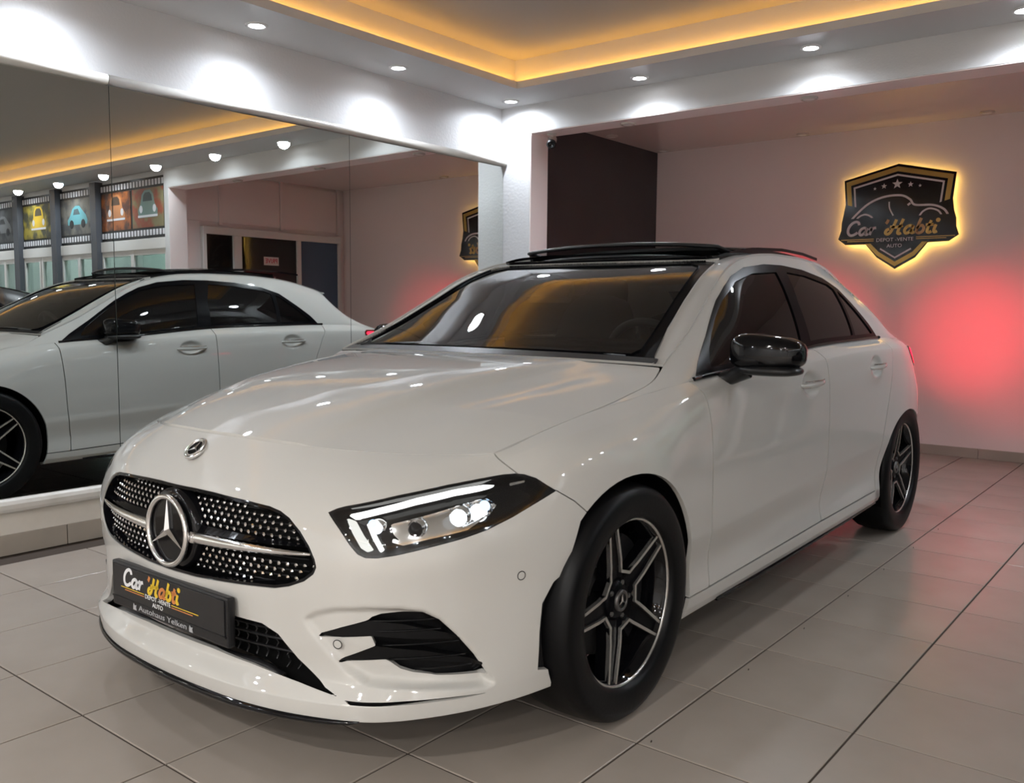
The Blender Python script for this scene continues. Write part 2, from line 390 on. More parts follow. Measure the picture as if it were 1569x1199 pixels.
for i in range(math.floor(WL_X / TX), math.ceil(ROOM_X / TX)):
    for j in range(math.floor(ROOM_Y / TY), math.ceil(BAY_Y / TY)):
        cx, cy = (i + .5) * TX, (j + .5) * TY
        if cx < WL_X or cx > ROOM_X: continue
        if cy > BEAM_Y + .1 and (cx > BAY_XR or cy > BAY_Y): continue
        d = Vector((cx, cy, 0)) - CAM_POS; w = d.dot(_fwd)
        px, py = (d.dot(_r) / w * CAM_F, d.dot(_u) / w * CAM_F) if w > .3 else (9e9, 9e9)
        seen = abs(px) < IMG_W / 2 + 130 and abs(py) < IMG_H / 2 + 130
        tiles.append((0 if seen else 1, d.length, i, j, cy))
tiles.sort()
rest = []
for k, (a, dist, i, j, cy) in enumerate(tiles):
    if k < 290:
        o = bpy.data.objects.new('tile', tile_me); COL.objects.link(o); o.location = (i * TX, j * TY, random.uniform(-.0006, .0002))
        o.parent = floor_bay if cy > BEAM_Y + .1 else floor
    else: rest.append((i, j))
rv, rf = [], []
for i, j in rest:
    n = len(rv); rv += [(v[0] + i * TX, v[1] + j * TY, v[2]) for v in tV]; rf += [tuple(q + n for q in f) for f in tF]
tag(obj('distant_tiles', rv, rf, M['tile'], floor), kind='stuff')

# ---- left wall, mirrors, mouldings, skirting
struct(box('wall_left', WL_X - .18, WL_X, ROOM_Y, BEAM_Y + .05, 0, 3.0, M['wall']))
def mirror_x(y, z): return MIR_X - .0015 * y - .0028 * z
seams = [-4.6, -3.1, -1.64, -.172, 1.309, 2.776]
MZ0, MZ1 = .262, 2.147
mirror_words = ['mirror pane furthest along the wall behind the photographer', 'mirror pane second from the wall behind the photographer', 'large mirror pane on the side wall reflecting the white car nose and posters',
                'middle mirror pane reflecting the white car doors and dark office door', 'mirror pane next to the corner pillar reflecting the shield sign']
for k in range(len(seams) - 1):
    y0, y1 = seams[k] + .0018, seams[k + 1] - .0018
    V = [(mirror_x(y, z) + dx, y, z) for dx in (-.005, 0) for (y, z) in ((y0, MZ0), (y1, MZ0), (y1, MZ1), (y0, MZ1))]
    me = mesh_from('wall_mirror', V, [(3, 2, 1, 0), (4, 5, 6, 7), (0, 1, 5, 4), (1, 2, 6, 5), (2, 3, 7, 6), (3, 0, 4, 7)])
    me.materials.append(M['mirror']); me.materials.append(M['mirror_edge'])
    for p in me.polygons: p.material_index = 0 if p.index == 1 else 1
    o = new_obj('wall_mirror', me); tag(o, mirror_words[k], 'mirror', 'mirror panes along the side wall')
    box('backing_board', WL_X, mirror_x(y0, MZ1) - .0065, y0 - .0005, y1 + .0005, MZ0 + .005, MZ1 - .005, M['mirror_edge'], o)
ends = [ROOM_Y, -4.2, -2.2, -.185, 2.776]
trim_top = struct(empty('trim_1', (MIR_X, 0, 2.168)))
for k in range(4):
    V, F = tube_vf([(MIR_X + .004, ends[k] + .0012, 2.168), (MIR_X + .004, ends[k + 1] - .0012, 2.168)], .024, 14)
    o = obj('moulding', V, F, M['mould'], None, True); o.parent = trim_top; o.matrix_parent_inverse = Matrix.Translation((-MIR_X, 0, -2.168))
    yy = ends[k] + .4
    while yy < ends[k + 1]:
        sv, sf = lathe_vf([(.0001, .0008), (.0035, .0008), (.0035, 0)], 10, 'X', (MIR_X + .0276, yy, 2.170))
        s = obj('screw_head', sv, sf, M['grout']); s.parent = o; s.matrix_parent_inverse = o.matrix_parent_inverse
        yy += .47
trim_low = struct(empty('trim_2', (MIR_X, 0, .228)))
for k in range(4):
    P = [(-.03, -.034), (.010, -.034), (.020, -.028), (.026, -.016), (.027, .004), (.022, .020), (.010, .029), (-.03, .031)]
    V, F = prism_vf(P, (MIR_X, ends[k] + .001, .230), (1, 0, 0), (0, 0, 1), (0, 1, 0), ends[k + 1] - ends[k] - .002)
    o = obj('moulding', V, F, M['mould']); o.parent = trim_low; o.matrix_parent_inverse = Matrix.Translation((-MIR_X, 0, -.228))
struct(box('trim_3', WL_X, WL_X + .012, ROOM_Y, BEAM_Y, .085, .205, M['plinth']))
sk = struct(empty('baseboard_left', (WL_X, 0, 0)))
for j in range(math.floor(ROOM_Y / TY), math.ceil(BEAM_Y / TY)):
    y0, y1 = max(ROOM_Y, j * TY + .002 - .02), min(BEAM_Y, (j + 1) * TY - .002 - .02)
    o = box('skirting_tile', WL_X, WL_X + .022, y0, y1, 0, .092, M['skirt'], None, .002); o.parent = sk; o.matrix_parent_inverse = Matrix.Translation((-WL_X, 0, 0))

# ---- wall with the bay opening (beam, pillars), poster wall to its right
struct(box('wall_pillar', WL_X - .18, JAMB_L, BEAM_Y, BEAM_Y2, 0, 3.0, M['wall']))
struct(box('wall_beam', JAMB_L, JAMB_R, BEAM_Y, BEAM_Y2, BEAM_Z, 3.0, M['beam']))
struct(box('wall_pillar_far', JAMB_R, 1.478, BEAM_Y, BEAM_Y2, 0, 3.0, M['wall']))
# ---- bay
struct(box('wall_charcoal', BAY_XL - .15, BAY_XL, BEAM_Y2, BAY_Y + .15, 0, BAY_Z + .1, M['charcoal']))
struct(box('wall_back', BAY_XL - .15, BAY_XR + .15, BAY_Y, BAY_Y + .15, 0, BAY_Z + .1, M['bay']))
struct(box('ceiling_bay', BAY_XL - .15, BAY_XR + .15, BEAM_Y2 - .01, BAY_Y + .15, BAY_Z, BAY_Z + .1, M['bay_ceiling']))
struct(box('trim_4', JAMB_L - .001, JAMB_L + .006, BEAM_Y + .004, BEAM_Y2, 0, BEAM_Z, M['bay']))
struct(box('trim_5', JAMB_L, JAMB_R, BEAM_Y + .004, BEAM_Y2 + .001, BEAM_Z - .006, BEAM_Z, M['bay']))
struct(box('trim_6', JAMB_R - .006, JAMB_R + .001, BEAM_Y + .004, BEAM_Y2, 0, BEAM_Z, M['bay']))
sk = struct(empty('baseboard_back', (0, BAY_Y, 0)))
for i in range(math.floor(BAY_XL / TX), math.ceil(BAY_XR / TX)):
    x0, x1 = max(BAY_XL, i * TX + .11 + .0018), min(BAY_XR, (i + 1) * TX + .11 - .0018)
    if x1 - x0 < .02: continue
    o = box('skirting_tile', x0, x1, BAY_Y - .012, BAY_Y, 0, .076, M['skirt'], None, .0015); o.parent = sk; o.matrix_parent_inverse = Matrix.Translation((0, -BAY_Y, 0))
# right wall of the bay: panelled top, office door, blue panel
wr = struct(box('wall_bay_right', BAY_XR + .05, BAY_XR + .2, BEAM_Y2, BAY_Y, 0, BAY_Z, M['bay']))
def on_right(name, y0, y1, z0, z1, d0, d1, m, parent, b=0.): return box(name, BAY_XR + .05 - d1, BAY_XR + .05 - d0, y0, y1, z0, z1, m, parent, b)
for y0, y1 in ((2.99, 3.42), (3.46, 4.235), (4.29, 5.09)):
    on_right('upper_panel', y0, y1, 2.06, 2.56, 0, .02, M['bay'], wr, .003)
for y in (3.44, 4.262, 5.12): on_right('batten', y - .02, y + .02, 2.03, BAY_Z, 0, .035, M['bay'], wr, .003)
dr = struct(empty('door_1', (BAY_XR + .05, 4.0, 0)))
def dpart(name, *a, **k):
    o = on_right(name, *a, **k); o.parent = dr; o.matrix_parent_inverse = Matrix.Translation((-BAY_XR - .05, -4.0, 0)); return o
dpart('frame_head', 3.20, 5.13, 1.925, 2.005, 0, .06, M['alu'], None, .004)
for y0, y1 in ((3.20, 3.245), (3.585, 3.69), (4.457, 4.515), (5.088, 5.13)): dpart('mullion', y0, y1, 0, 1.925, 0, .055, M['alu'], None, .004)
dpart('dark_pane', 3.245, 3.585, .05, 1.925, 0, .025, M['darkglass'], None)
dpart('door_pane', 3.69, 4.457, .05, 1.925, 0, .03, M['darkglass'], None)
dpart('blue_panel', 4.515, 5.088, .05, 1.925, 0, .03, M['blue'], None)
dpart('threshold', 3.20, 5.13, 0, .05, 0, .045, M['alu'], None)
hv, hf = tube_vf([(BAY_XR + .02, 4.40, .98), (BAY_XR - .03, 4.40, .98), (BAY_XR - .03, 4.40, 1.10), (BAY_XR + .02, 4.40, 1.10)], .008, 8)
o = obj('door_handle', hv, hf, M['alu'], None, True); o.parent = dr; o.matrix_parent_inverse = Matrix.Translation((-BAY_XR - .05, -4.0, 0))
M['sign_white'] = mat('sign_white', (.75, .70, .68), .4); M['sign_red'] = mat('sign_red', (.55, .02, .05), .4)
ps = box('door_sign', BAY_XR + .015, BAY_XR + .0195, 3.995, 4.20, 1.62, 1.715, M['sign_white'])
tag(ps, 'small white door sign with red lettering stuck on the dark office door', 'sign')
tv, tf = text_vf('PRIVE', .075, (BAY_XR + .0150, 4.0975, 1.6675), (0, -1, 0), (0, 0, 1), (-1, 0, 0), .001, width=.165, offset=.012)
obj('lettering', tv, tf, M['sign_red'], ps)

# ---- poster wall and shopfront (y = BEAM_Y plane, right of the bay; seen in the mirror)
PW = struct(empty('wall_shopfront', (1.478, BEAM_Y, 0)))
def pw(name, x0, x1, y0, y1, z0, z1, m, b=0.):
    o = box(name, x0, x1, y0, y1, z0, z1, m, None, b); o.parent = PW; o.matrix_parent_inverse = Matrix.Translation((-1.478, -BEAM_Y, 0)); return o
pw('upper_wall', 1.478, ROOM_X, BEAM_Y + .04, BEAM_Y2, 1.74, 3.0, M['wall'])
pw('white_rail', 1.478, ROOM_X, BEAM_Y, BEAM_Y + .06, 1.745, 1.86, M['alu'], .004)
pw('low_wall', 1.478, ROOM_X, BEAM_Y + .03, BEAM_Y2, 0, .12, M['alu'])
posts = [(2.818, 2.948), (3.786, 3.918), (4.803, 4.947), (5.80, 5.94)]
for a, b in posts: pw('post', a, b, BEAM_Y - .05, BEAM_Y + .06, 0, 2.53, M['post'], .004)
openings = [(1.478, 2.818), (2.948, 3.786), (3.918, 4.803), (4.947, 5.80)]
M['shop_glass'] = glass_mat('shop_glass', (.80, .88, .87))
for k, (a, b) in enumerate(openings):
    w = struct(empty(f'window_{k + 1}', (a, BEAM_Y, 0)))
    def wp(name, *q, **kw):
        o = box(name, *q, **kw); o.parent = w; o.matrix_parent_inverse = Matrix.Translation((-a, -BEAM_Y, 0)); return o
    mids = {0: [(a + b) / 2 + .02], 1: [a + .42], 2: [a + .40, a + .44], 3: [(a + b) / 2]}[k]
    edges = [a] + mids + [b]
    for e in edges: wp('window_frame', max(a, e - .03), min(b, e + .03), BEAM_Y + .01, BEAM_Y + .06, .12, 1.745, M['alu'], b=.003)
    wp('window_head', a + .03, b - .03, BEAM_Y + .012, BEAM_Y + .055, 1.69, 1.745, M['alu'])
    wp('window_transom', a + .03, b - .03, BEAM_Y + .012, BEAM_Y + .055, .12, .18, M['alu'])
    for e0, e1 in zip(edges[:-1], edges[1:]):
        if e1 - e0 > .1: wp('pane', e0 + .03, e1 - .03, BEAM_Y + .03, BEAM_Y + .036, .18, 1.69, M['shop_glass'])
# the lit room behind the shopfront
M['shop_wall'] = mat('shop_wall', (.62, .70, .68), .6)
SY = BEAM_Y2 + 2.2
struct(box('wall_shop_back', 1.65, ROOM_X, SY, SY + .1, 0, 2.6, M['shop_wall']))
struct(box('wall_shop_side', 1.646, 1.70, BEAM_Y2 + .001, SY, 0, 2.6, M['shop_wall']))
struct(box('floor_shop', 1.65, ROOM_X, BEAM_Y2, SY, -.05, 0, M['tile']))
struct(box('ceiling_shop', 1.65, ROOM_X, BEAM_Y2, SY, 2.6, 2.7, M['shop_wall']))
M['shop_lamp'] = emit_mat('shop_lamp', (.86, 1.0, .95), 9)
for x in (2.4, 3.9, 5.4):
    t = empty('ceiling_panel_light', (x, BEAM_Y2 + 1.1, 2.6)); tag(t, {2.4: 'flat ceiling light in the shop beside the bay side', 3.9: 'flat ceiling light in the middle of the shop', 5.4: 'flat ceiling light at the far end of the shop'}[x], 'light', 'shop ceiling lights')
    obj('frame', *box_vf(-.32, .32, -.32, .32, -.02, 0, .004), M['lamp_rim'], t)
    obj('diffuser', *box_vf(-.28, .28, -.28, .28, -.026, -.018), M['shop_lamp'], t)
M['amber_card'] = mat('amber_card', (.55, .36, .12), .5); M['brown_card'] = mat('brown_card', (.10, .06, .05), .5)
t = empty('display_board', (4.98, SY - .012, 1.45)); tag(t, 'amber and brown display board on the shop back wall', 'board')
obj('board', *box_vf(-.45, .45, -.012, .011, -.35, .35), M['sign_white'], t); obj('amber_field', *box_vf(-.40, .40, -.016, -.012, .0, .30), M['amber_card'], t)
obj('brown_field', *box_vf(-.40, -.02, -.016, -.012, -.30, -.03), M['brown_card'], t)
t = empty('wall_picture', (3.62, SY - .012, 1.42)); tag(t, 'framed picture of yellow hills on the shop back wall', 'picture')
obj('frame', *box_vf(-.36, .36, -.02, .011, -.3, .3, .005), M['post'], t); obj('print', *box_vf(-.32, .32, -.024, -.02, -.26, .26), mat('hill_print', (.50, .40, .16), .5, noise=(5, (.12, .2, .16), .45, .55)), t)
t = empty('round_emblem', (2.15, SY - .012, 1.52)); tag(t, 'pale round emblem poster on the shop back wall', 'poster')
obj('sheet', *box_vf(-.16, .16, -.006, .011, -.2, .2), M['sign_white'], t)
lv, lf = lathe_vf([(.0001, -.012), (.10, -.012), (.10, -.006)], 24, 'Y'); obj('disc', lv, lf, mat('emblem_grey', (.25, .27, .30), .5), t)

# ---- four film-strip posters of little round cars
M['film'] = mat('film_black', (.012, .012, .013), .35); M['film_hole'] = mat('film_hole', (.70, .70, .74), .5)
def poster(x0, x1, z0, z1, pics, label):
    t = empty('film_poster', ((x0 + x1) / 2, BEAM_Y + .04, z0)); tag(t, label, 'poster', 'film-strip posters above the shopfront')
    w = x1 - x0; h = z1 - z0
    obj('board', *box_vf(-w / 2, w / 2, -.028, 0, 0, h, .002), M['film'], t)
    for zc in (.055, h - .055):
        n = int(w / .062); hv = []
        for k in range(n):
            cx = -w / 2 + (k + .5) * w / n
            obj('film_hole', *box_vf(cx - .02, cx + .02, -.031, -.028, zc - .03, zc + .03), M['film_hole'], t)
    n = len(pics)
    for k, (bg1, bg2, car, glass, view) in enumerate(pics):
        u0 = w / 2 - w * (k + 1) / n + .02; u1 = w / 2 - w * k / n - .02; z_0, z_1 = .11, h - .11
        pm = mat('poster_print', bg1, .35, noise=(7, bg2, .42, .58))
        pic = obj('picture', *box_vf(u0, u1, -.031, -.028, z_0, z_1), pm, t)
        cm = mat('print_car', car, .35); gm = mat('print_glass', glass, .35); c = (u0 + u1) / 2; s = min(u1 - u0, .5) * .46; zb = z_0 + .08
        def flat(name, pts, m_, d): obj(name, *prism_vf([(c + p[0] * s, zb + p[1] * s) for p in pts], (0, -.031 - d, 0), (1, 0, 0), (0, 0, 1), (0, -1, 0), .0008), m_, pic)
        if view == 'front':
            flat('car_print', [(-.8, .1), (.8, .1), (.85, .45), (.6, .75), (.5, 1.15), (.25, 1.35), (-.25, 1.35), (-.5, 1.15), (-.6, .75), (-.85, .45)], cm, .0)
            flat('window_print', [(-.4, .85), (.4, .85), (.34, 1.12), (.18, 1.25), (-.18, 1.25), (-.34, 1.12)], gm, .0009)
            for sx in (-.58, .58):
                flat('lamp_print', [(sx + .14 * math.cos(q * PI / 5), .5 + .18 * math.sin(q * PI / 5)) for q in range(10)], M['film_hole'], .0009)
            flat('bumper_print', [(-.85, .12), (.85, .12), (.85, .22), (-.85, .22)], M['film_hole'], .0018)
        else:
            flat('car_print', [(-1, .15), (1, .15), (1.02, .4), (.75, .6), (.5, .95), (.15, 1.1), (-.25, 1.08), (-.55, .85), (-.9, .6), (-1.05, .35)], cm, .0)
            flat('window_print', [(-.3, .65), (.42, .65), (.3, .92), (-.1, .95)], gm, .0009)
            for sx in (-.6, .6):
                flat('wheel_print', [(sx + .22 * math.cos(q * PI / 6), .18 + .22 * math.sin(q * PI / 6)) for q in range(12)], M['film'], .0009)
poster(1.487, 2.812, 1.868, 2.500, [((.30, .09, .02), (.05, .02, .015), (.32, .13, .05), (.05, .03, .02), 'front'), ((.18, .16, .08), (.25, .06, .03), (.16, .24, .22), (.04, .06, .06), 'front')],
       'widest film-strip poster with a copper and a grey-green round car beside the pillar')
poster(2.952, 3.783, 1.868, 2.500, [((.05, .05, .05), (.14, .13, .11), (.10, .30, .33), (.05, .08, .09), 'side')], 'film-strip poster with a turquoise round car in a dark alley')
poster(3.922, 4.800, 1.868, 2.500, [((.30, .24, .04), (.05, .05, .03), (.50, .33, .03), (.06, .05, .03), 'front')], 'film-strip poster with a yellow round car between trees')
poster(4.951, 5.797, 1.868, 2.500, [((.015, .015, .016), (.06, .06, .06), (.10, .10, .10), (.02, .02, .02), 'side')], 'film-strip poster with a black and white round car')

# ---- far side wall and the wall behind the photographer
struct(box('wall_right', ROOM_X, ROOM_X + .15, ROOM_Y, SY, 0, 3.0, M['wall']))
struct(box('wall_front', WL_X - .18, ROOM_X + .15, ROOM_Y - .15, ROOM_Y, 0, 3.0, M['wall']))

# ---- soffit ring with its lip, tray and amber cove
RX1, RY0 = ROOM_X - .46, ROOM_Y + .5                    # lip on the two far sides
def ring(name, ox0, ox1, oy0, oy1, ix0, ix1, iy0, iy1, z0, z1, m):
    V = []
    for z in (z0, z1):
        V += [(ox0, oy0, z), (ox1, oy0, z), (ox1, oy1, z), (ox0, oy1, z), (ix0, iy0, z), (ix1, iy0, z), (ix1, iy1, z), (ix0, iy1, z)]
    F = []
    for k in range(4):
        n = (k + 1) % 4
        F += [(k, 4 + k, 4 + n, n), (8 + k, 8 + n, 12 + n, 12 + k), (4 + k, 12 + k, 12 + n, 4 + n), (k, n, 8 + n, 8 + k)]
    return obj(name, V, F, m)
struct(ring('ceiling_soffit', WL_X, ROOM_X, ROOM_Y, BEAM_Y, LIP_X, RX1, RY0, LIP_Y, SOF_Z, LIP_Z, M['soffit']))
SB = .085
struct(ring('ceiling_tray_wall', WL_X, ROOM_X, ROOM_Y, BEAM_Y, LIP_X - SB, RX1 + SB, RY0 - SB, LIP_Y + SB, LIP_Z + .0005, TRAY_Z, M['soffit']))
struct(box('ceiling', WL_X - .1, ROOM_X + .1, ROOM_Y - .1, BEAM_Y + .1, TRAY_Z, TRAY_Z + .1, M['ceiling']))
led = empty('cove_led_strip', (LIP_X, LIP_Y, LIP_Z)); tag(led, 'amber glowing LED strip hidden on the ceiling cove ledge', 'led strip')
q = .045; LM = Matrix.Translation((-LIP_X, -LIP_Y, -LIP_Z))
for nm, a in (('led_run', (LIP_X - q - .012, LIP_X - q, RY0, LIP_Y + q)), ('led_run', (LIP_X - q, RX1 + q, LIP_Y + q, LIP_Y + q + .012)),
              ('led_run', (RX1 + q, RX1 + q + .012, RY0, LIP_Y + q)), ('led_run', (LIP_X, RX1, RY0 - q - .012, RY0 - q))):
    o = box(nm, a[0], a[1], a[2], a[3], LIP_Z + .001, LIP_Z + .006, M['led']); o.parent = led; o.matrix_parent_inverse = LM
# ---- recessed downlights
def downlight(x, y, label, lean=(0, 0), z=SOF_Z, watts=LIGHT_SPOT_W, cone=172, tone=(.84, .91, 1.0)):
    t = empty('downlight', (x, y, z)); tag(t, label, 'downlight', 'ceiling downlights in the soffit')
    V, F = lathe_vf([(.040, -.001), (.040, -.007), (.046, -.009), (.056, -.006), (.058, 0)], 28); obj('bezel', V, F, M['lamp_rim'], t, True)
    V, F = lathe_vf([(.0001, -.0065), (.025, -.006), (.0405, -.004)], 28); obj('lens', V, F, M['lamp'], t, True)
    spot_light('downlight_beam', (0, 0, -.012), watts, tone, cone, 1.0, .05, (lean[0] * LEAN, lean[1] * LEAN, -1), parent=t)
side_y = [2.62, 1.535, .526, -.50, -1.53, -2.56, -3.6, -4.65, -5.7]
near = {2.62: 'bright downlight in the ceiling corner above the pillar', 1.535: 'downlight second from the corner above the mirror wall', .526: 'downlight third from the corner above the mirror wall',
        -.5: 'downlight fourth from the corner above the mirror wall'}
for k, y in enumerate(side_y): downlight(-2.87, y, near.get(y, f'downlight {["", "", "", "", "fifth", "sixth", "seventh", "eighth", "ninth"][k]} from the corner above the mirror wall'), (0, 0) if k == 0 else (1, 0))
ordn = ['first', 'second', 'third', 'fourth', 'fifth', 'sixth', 'seventh', 'eighth']
for k, x in enumerate((-1.829, -.752, .278, 1.31, 2.36, 3.4, 4.45, 5.5)):
    downlight(x, 2.60, f'{ordn[k]} downlight right of the ceiling corner, above the beam', (0, -1))
for k, y in enumerate((1.2, -.8, -2.8, -4.8, -6.8)): downlight(ROOM_X - .22, y, f'{ordn[k]} downlight along the far side wall', (-1, 0))
for k, x in enumerate((-1.5, .6, 2.7, 4.8)): downlight(x, ROOM_Y + .25, f'{ordn[k]} downlight along the wall behind the photographer', (0, 1))
row_words = ['nearest the white car', 'in the middle row', 'in the far row']; col_words = ['above the photographer', 'midway across', 'by the side wall']
for a, y in enumerate((-3.9, -5.6, -7.4)):  # guessed unseen rows, added to brighten the car and the floor
    for b, x in enumerate((.2, 2.3, 4.4)):
        downlight(x, y, f'added fill downlight in the raised ceiling {col_words[b]}, {row_words[a]}', z=TRAY_Z, watts=TRAY_FILL_W, cone=176, tone=(1.0, .975, .94))
# ---- unlit round fittings under the beam and in the bay ceiling
def disc_lamp(x, y, z, label):
    t = empty('ceiling_fitting', (x, y, z)); tag(t, label, 'light', 'unlit round fittings of the bay')
    V, F = lathe_vf([(.05, 0), (.05, -.008), (.042, -.014), (.036, -.010), (.0001, -.012)], 24); obj('rim', V, F, M['off_lamp'], t, True)
    V, F = lathe_vf([(.034, -.0105), (.03, -.0125), (.0001, -.0135)], 20); obj('lens', V, F, M['white_plastic'], t, True)
disc_lamp(-2.09, 2.90, BEAM_Z - .006, 'unlit round fitting under the beam near the security camera')
disc_lamp(-.865, 2.90, BEAM_Z - .006, 'unlit round fitting under the middle of the beam')
disc_lamp(.36, 2.90, BEAM_Z - .006, 'unlit round fitting under the beam towards the office door')
disc_lamp(-3.07, 4.25, BAY_Z, 'unlit round fitting above the charcoal wall')
disc_lamp(-3.05, 5.10, BAY_Z, 'unlit round fitting in the bay ceiling corner')
disc_lamp(-1.74, 5.10, BAY_Z, 'unlit round fitting above the shield sign')
disc_lamp(-.35, 5.08, BAY_Z, 'unlit round fitting near the back wall right of the shield sign')
# ---- security camera under the beam
cc = empty('security_camera', (-2.715, 2.90, BEAM_Z - .006)); tag(cc, 'small white bullet security camera hanging under the beam by the pillar', 'camera')
V, F = lathe_vf([(.0001, 0), (.034, 0), (.034, -.008), (.02, -.012), (.0001, -.012)], 20); obj('base', V, F, M['white_plastic'], cc, True)
V, F = tube_vf([(0, 0, -.008), (0, 0, -.035)], .010, 10); obj('stem', V, F, M['white_plastic'], cc, True)
d = Vector((.42, -.72, -.50)).normalized(); p0 = Vector((0, 0, -.05)) - d * .05; p1 = p0 + d * .10
V, F = tube_vf([p0, p0 + d * .01, p1], [.020, .030, .032], 20); obj('housing', V, F, M['white_plastic'], cc, True)
V, F = tube_vf([p1, p1 + d * .012, p1 + d * .014], [.034, .034, .026], 20); obj('face', V, F, M['black_plastic'], cc, True)
V, F = tube_vf([p1 + d * .014, p1 + d * .018], [.014, .010], 16); obj('lens', V, F, M['darkglass'], cc, True)

# ---- script lettering, drawn as pen strokes
def glyphs():
    G = {'C': ([[(.64, .74), (.58, .90), (.40, .98), (.20, .86), (.07, .58), (.09, .26), (.24, .06), (.44, .06), (.66, .22)]], .70),
         'a': ([[(.46, .44), (.30, .53), (.13, .43), (.07, .22), (.16, .05), (.30, .08), (.43, .28)], [(.47, .52), (.43, .20), (.47, .05), (.60, .10)]], .60),
         'r': ([[(.02, .34), (.10, .50), (.13, .36), (.10, .02)], [(.12, .26), (.22, .46), (.38, .50)]], .44),
         "'": ([[(.08, .98), (.05, .82), (.0, .72)]], .16),
         'H': ([[(.10, .36), (-.02, .30), (-.06, .12), (.06, .02), (.20, .14), (.28, .50), (.34, .96)], [(.70, .98), (.62, .50), (.58, .12), (.66, .02), (.76, .08)], [(.10, .50), (.40, .46), (.76, .54)]], .84),
         'b': ([[(.16, .98), (.10, .50), (.08, .10)], [(.08, .12), (.22, .03), (.38, .10), (.42, .32), (.30, .50), (.16, .44), (.09, .30)]], .50),
         't': ([[(.20, .80), (.13, .40), (.13, .12), (.22, .03), (.34, .10)], [(-.02, .52), (.36, .54)]], .38),
         'i': ([[(.10, .52), (.07, .20), (.12, .04), (.24, .10)]], .24)}
    return G
def script_word(word, o, ax, ay, az, h, pen, t, mats, parent, name='letter', widths=1.):
    """word in script letters from origin o; mats one material or one per letter"""
    G = glyphs(); x = 0
    for k, c in enumerate(word):
        st, adv = G[c]; vf = []
        for s in st:
            path = [(q[0] * h * widths + q[1] * h * .22 + x, q[1] * h) for q in catmull(s, 6)]
            vf.append(ribbon_vf(path, pen, t, o, ax, ay, az))
        if c == 'i':
            cx, cy = .15 * h * widths + .80 * h * .22 + x, .80 * h
            vf.append(prism_vf([(cx + pen * .75 * math.cos(a * PI / 6), cy + pen * .75 * math.sin(a * PI / 6)) for a in range(12)], o, ax, ay, az, t))
        V, F = join(*vf); obj(name, V, F, mats[k % len(mats)] if isinstance(mats, list) else mats, parent)
        x += adv * h * widths
    return x
def word_width(word, h, widths=1.): return sum(glyphs()[c][1] for c in word) * h * widths

# ---- backlit shield sign
M['sign_black'] = mat('sign_black', (.010, .010, .011), .12, spec=.35); M['sign_gold'] = mat('sign_gold', (.42, .27, .07), .28, .6)
M['sign_silver'] = mat('sign_silver', (.66, .65, .64), .35); M['sign_side'] = mat('sign_side', (.03, .022, .015), .4)
M['gold1'] = mat('gold_letter_a', (.55, .36, .10), .3, .3); M['gold2'] = mat('gold_letter_b', (.42, .24, .10), .3, .3)
SHX, SHZ, SHY = -.98, 1.72, BAY_Y - .055
outline = [(-.976, 2.282), (-1.394, 2.181), (-1.377, 1.989), (-1.392, 1.90), (-1.403, 1.84), (-1.405, 1.775), (-1.425, 1.708), (-1.367, 1.662), (-1.205, 1.660), (-1.114, 1.554), (-.972, 1.460),
           (-.822, 1.546), (-.735, 1.660), (-.585, 1.664), (-.515, 1.712), (-.536, 1.775), (-.540, 1.84), (-.558, 1.90), (-.570, 1.989), (-.553, 2.183)]
out = [(x - SHX, z - SHZ) for x, z in outline]
sg = empty('shield_sign', (SHX, SHY, SHZ)); tag(sg, 'black and gold backlit shield sign with a car outline on the back wall', 'sign')
A3 = ((0, 0, 0), (1, 0, 0), (0, 0, 1), (0, -1, 0))
def flat_poly(name, pts, d, t, m, parent=sg): return obj(name, *prism_vf(pts, (0, -d, 0), (1, 0, 0), (0, 0, 1), (0, -1, 0), t), m, parent)
flat_poly('panel', out, 0, .012, M['sign_black'])
flat_poly('back_box', [(x * .90, z * .90 + .01) for x, z in out], -.048, .048, M['sign_side'])
for k in range(len(out)):                                                 # LED run behind the edge
    a, b = np.array(out[k]) * .93 + (0, .007), np.array(out[(k + 1) % len(out)]) * .93 + (0, .007)
    V, F = ribbon_vf([a, b], .010, .004, (0, .016, 0), (1, 0, 0), (0, 0, 1), (0, 1, 0)); obj('led_run', V, F, M['led_sign'], sg)
def scaled(pts, s, c=(0, .15)): return [(c[0] + (x - c[0]) * s, c[1] + (z - c[1]) * s) for x, z in pts]
sh = [(0, .562), (-.418, .461), (-.40, .269), (-.385, .12), (-.32, .02), (-.14, -.166), (.008, -.26), (.16, -.174), (.33, .02), (.39, .12), (.41, .269), (.43, .463)]
def band(name, s0, s1, m, lift, keep):
    a, b = scaled(sh, s0), scaled(sh, s1); n = len(a); vf = []
    for k in range(n):
        k2 = (k + 1) % n
        if k in keep: vf.append(prism_vf([a[k], a[k2], b[k2], b[k]], (0, -.012 - lift, 0), (1, 0, 0), (0, 0, 1), (0, -1, 0), .003))
    V, F = join(*vf); obj(name, V, F, m, sg)
band('gold_band_top', .95, .86, M['sign_gold'], 0, (0, 1, 10, 11)); band('gold_band_point', .95, .86, M['sign_gold'], 0, (4, 5, 6, 7))
band('silver_band_top', .81, .775, M['sign_silver'], 0, (0, 1, 10, 11)); band('silver_band_point', .80, .765, M['sign_silver'], 0, (5, 6))
flat_poly('name_plate', [(-.445, -.012), (-.41, .10), (-.40, .15), (.40, .15), (.42, .10), (.465, -.008), (.39, -.052), (-.38, -.056)], .012, .005, M['sign_black'])
for cx, cz, r in ((0, .405, .040), (-.10, .395, .022), (.10, .395, .022), (-.17, .38, .013), (.17, .38, .013)):
    flat_poly('star', [(cx + (r if k % 2 == 0 else r * .42) * math.sin(k * PI / 5), cz + (r if k % 2 == 0 else r * .42) * math.cos(k * PI / 5)) for k in range(10)], .012, .004, M['sign_silver'])
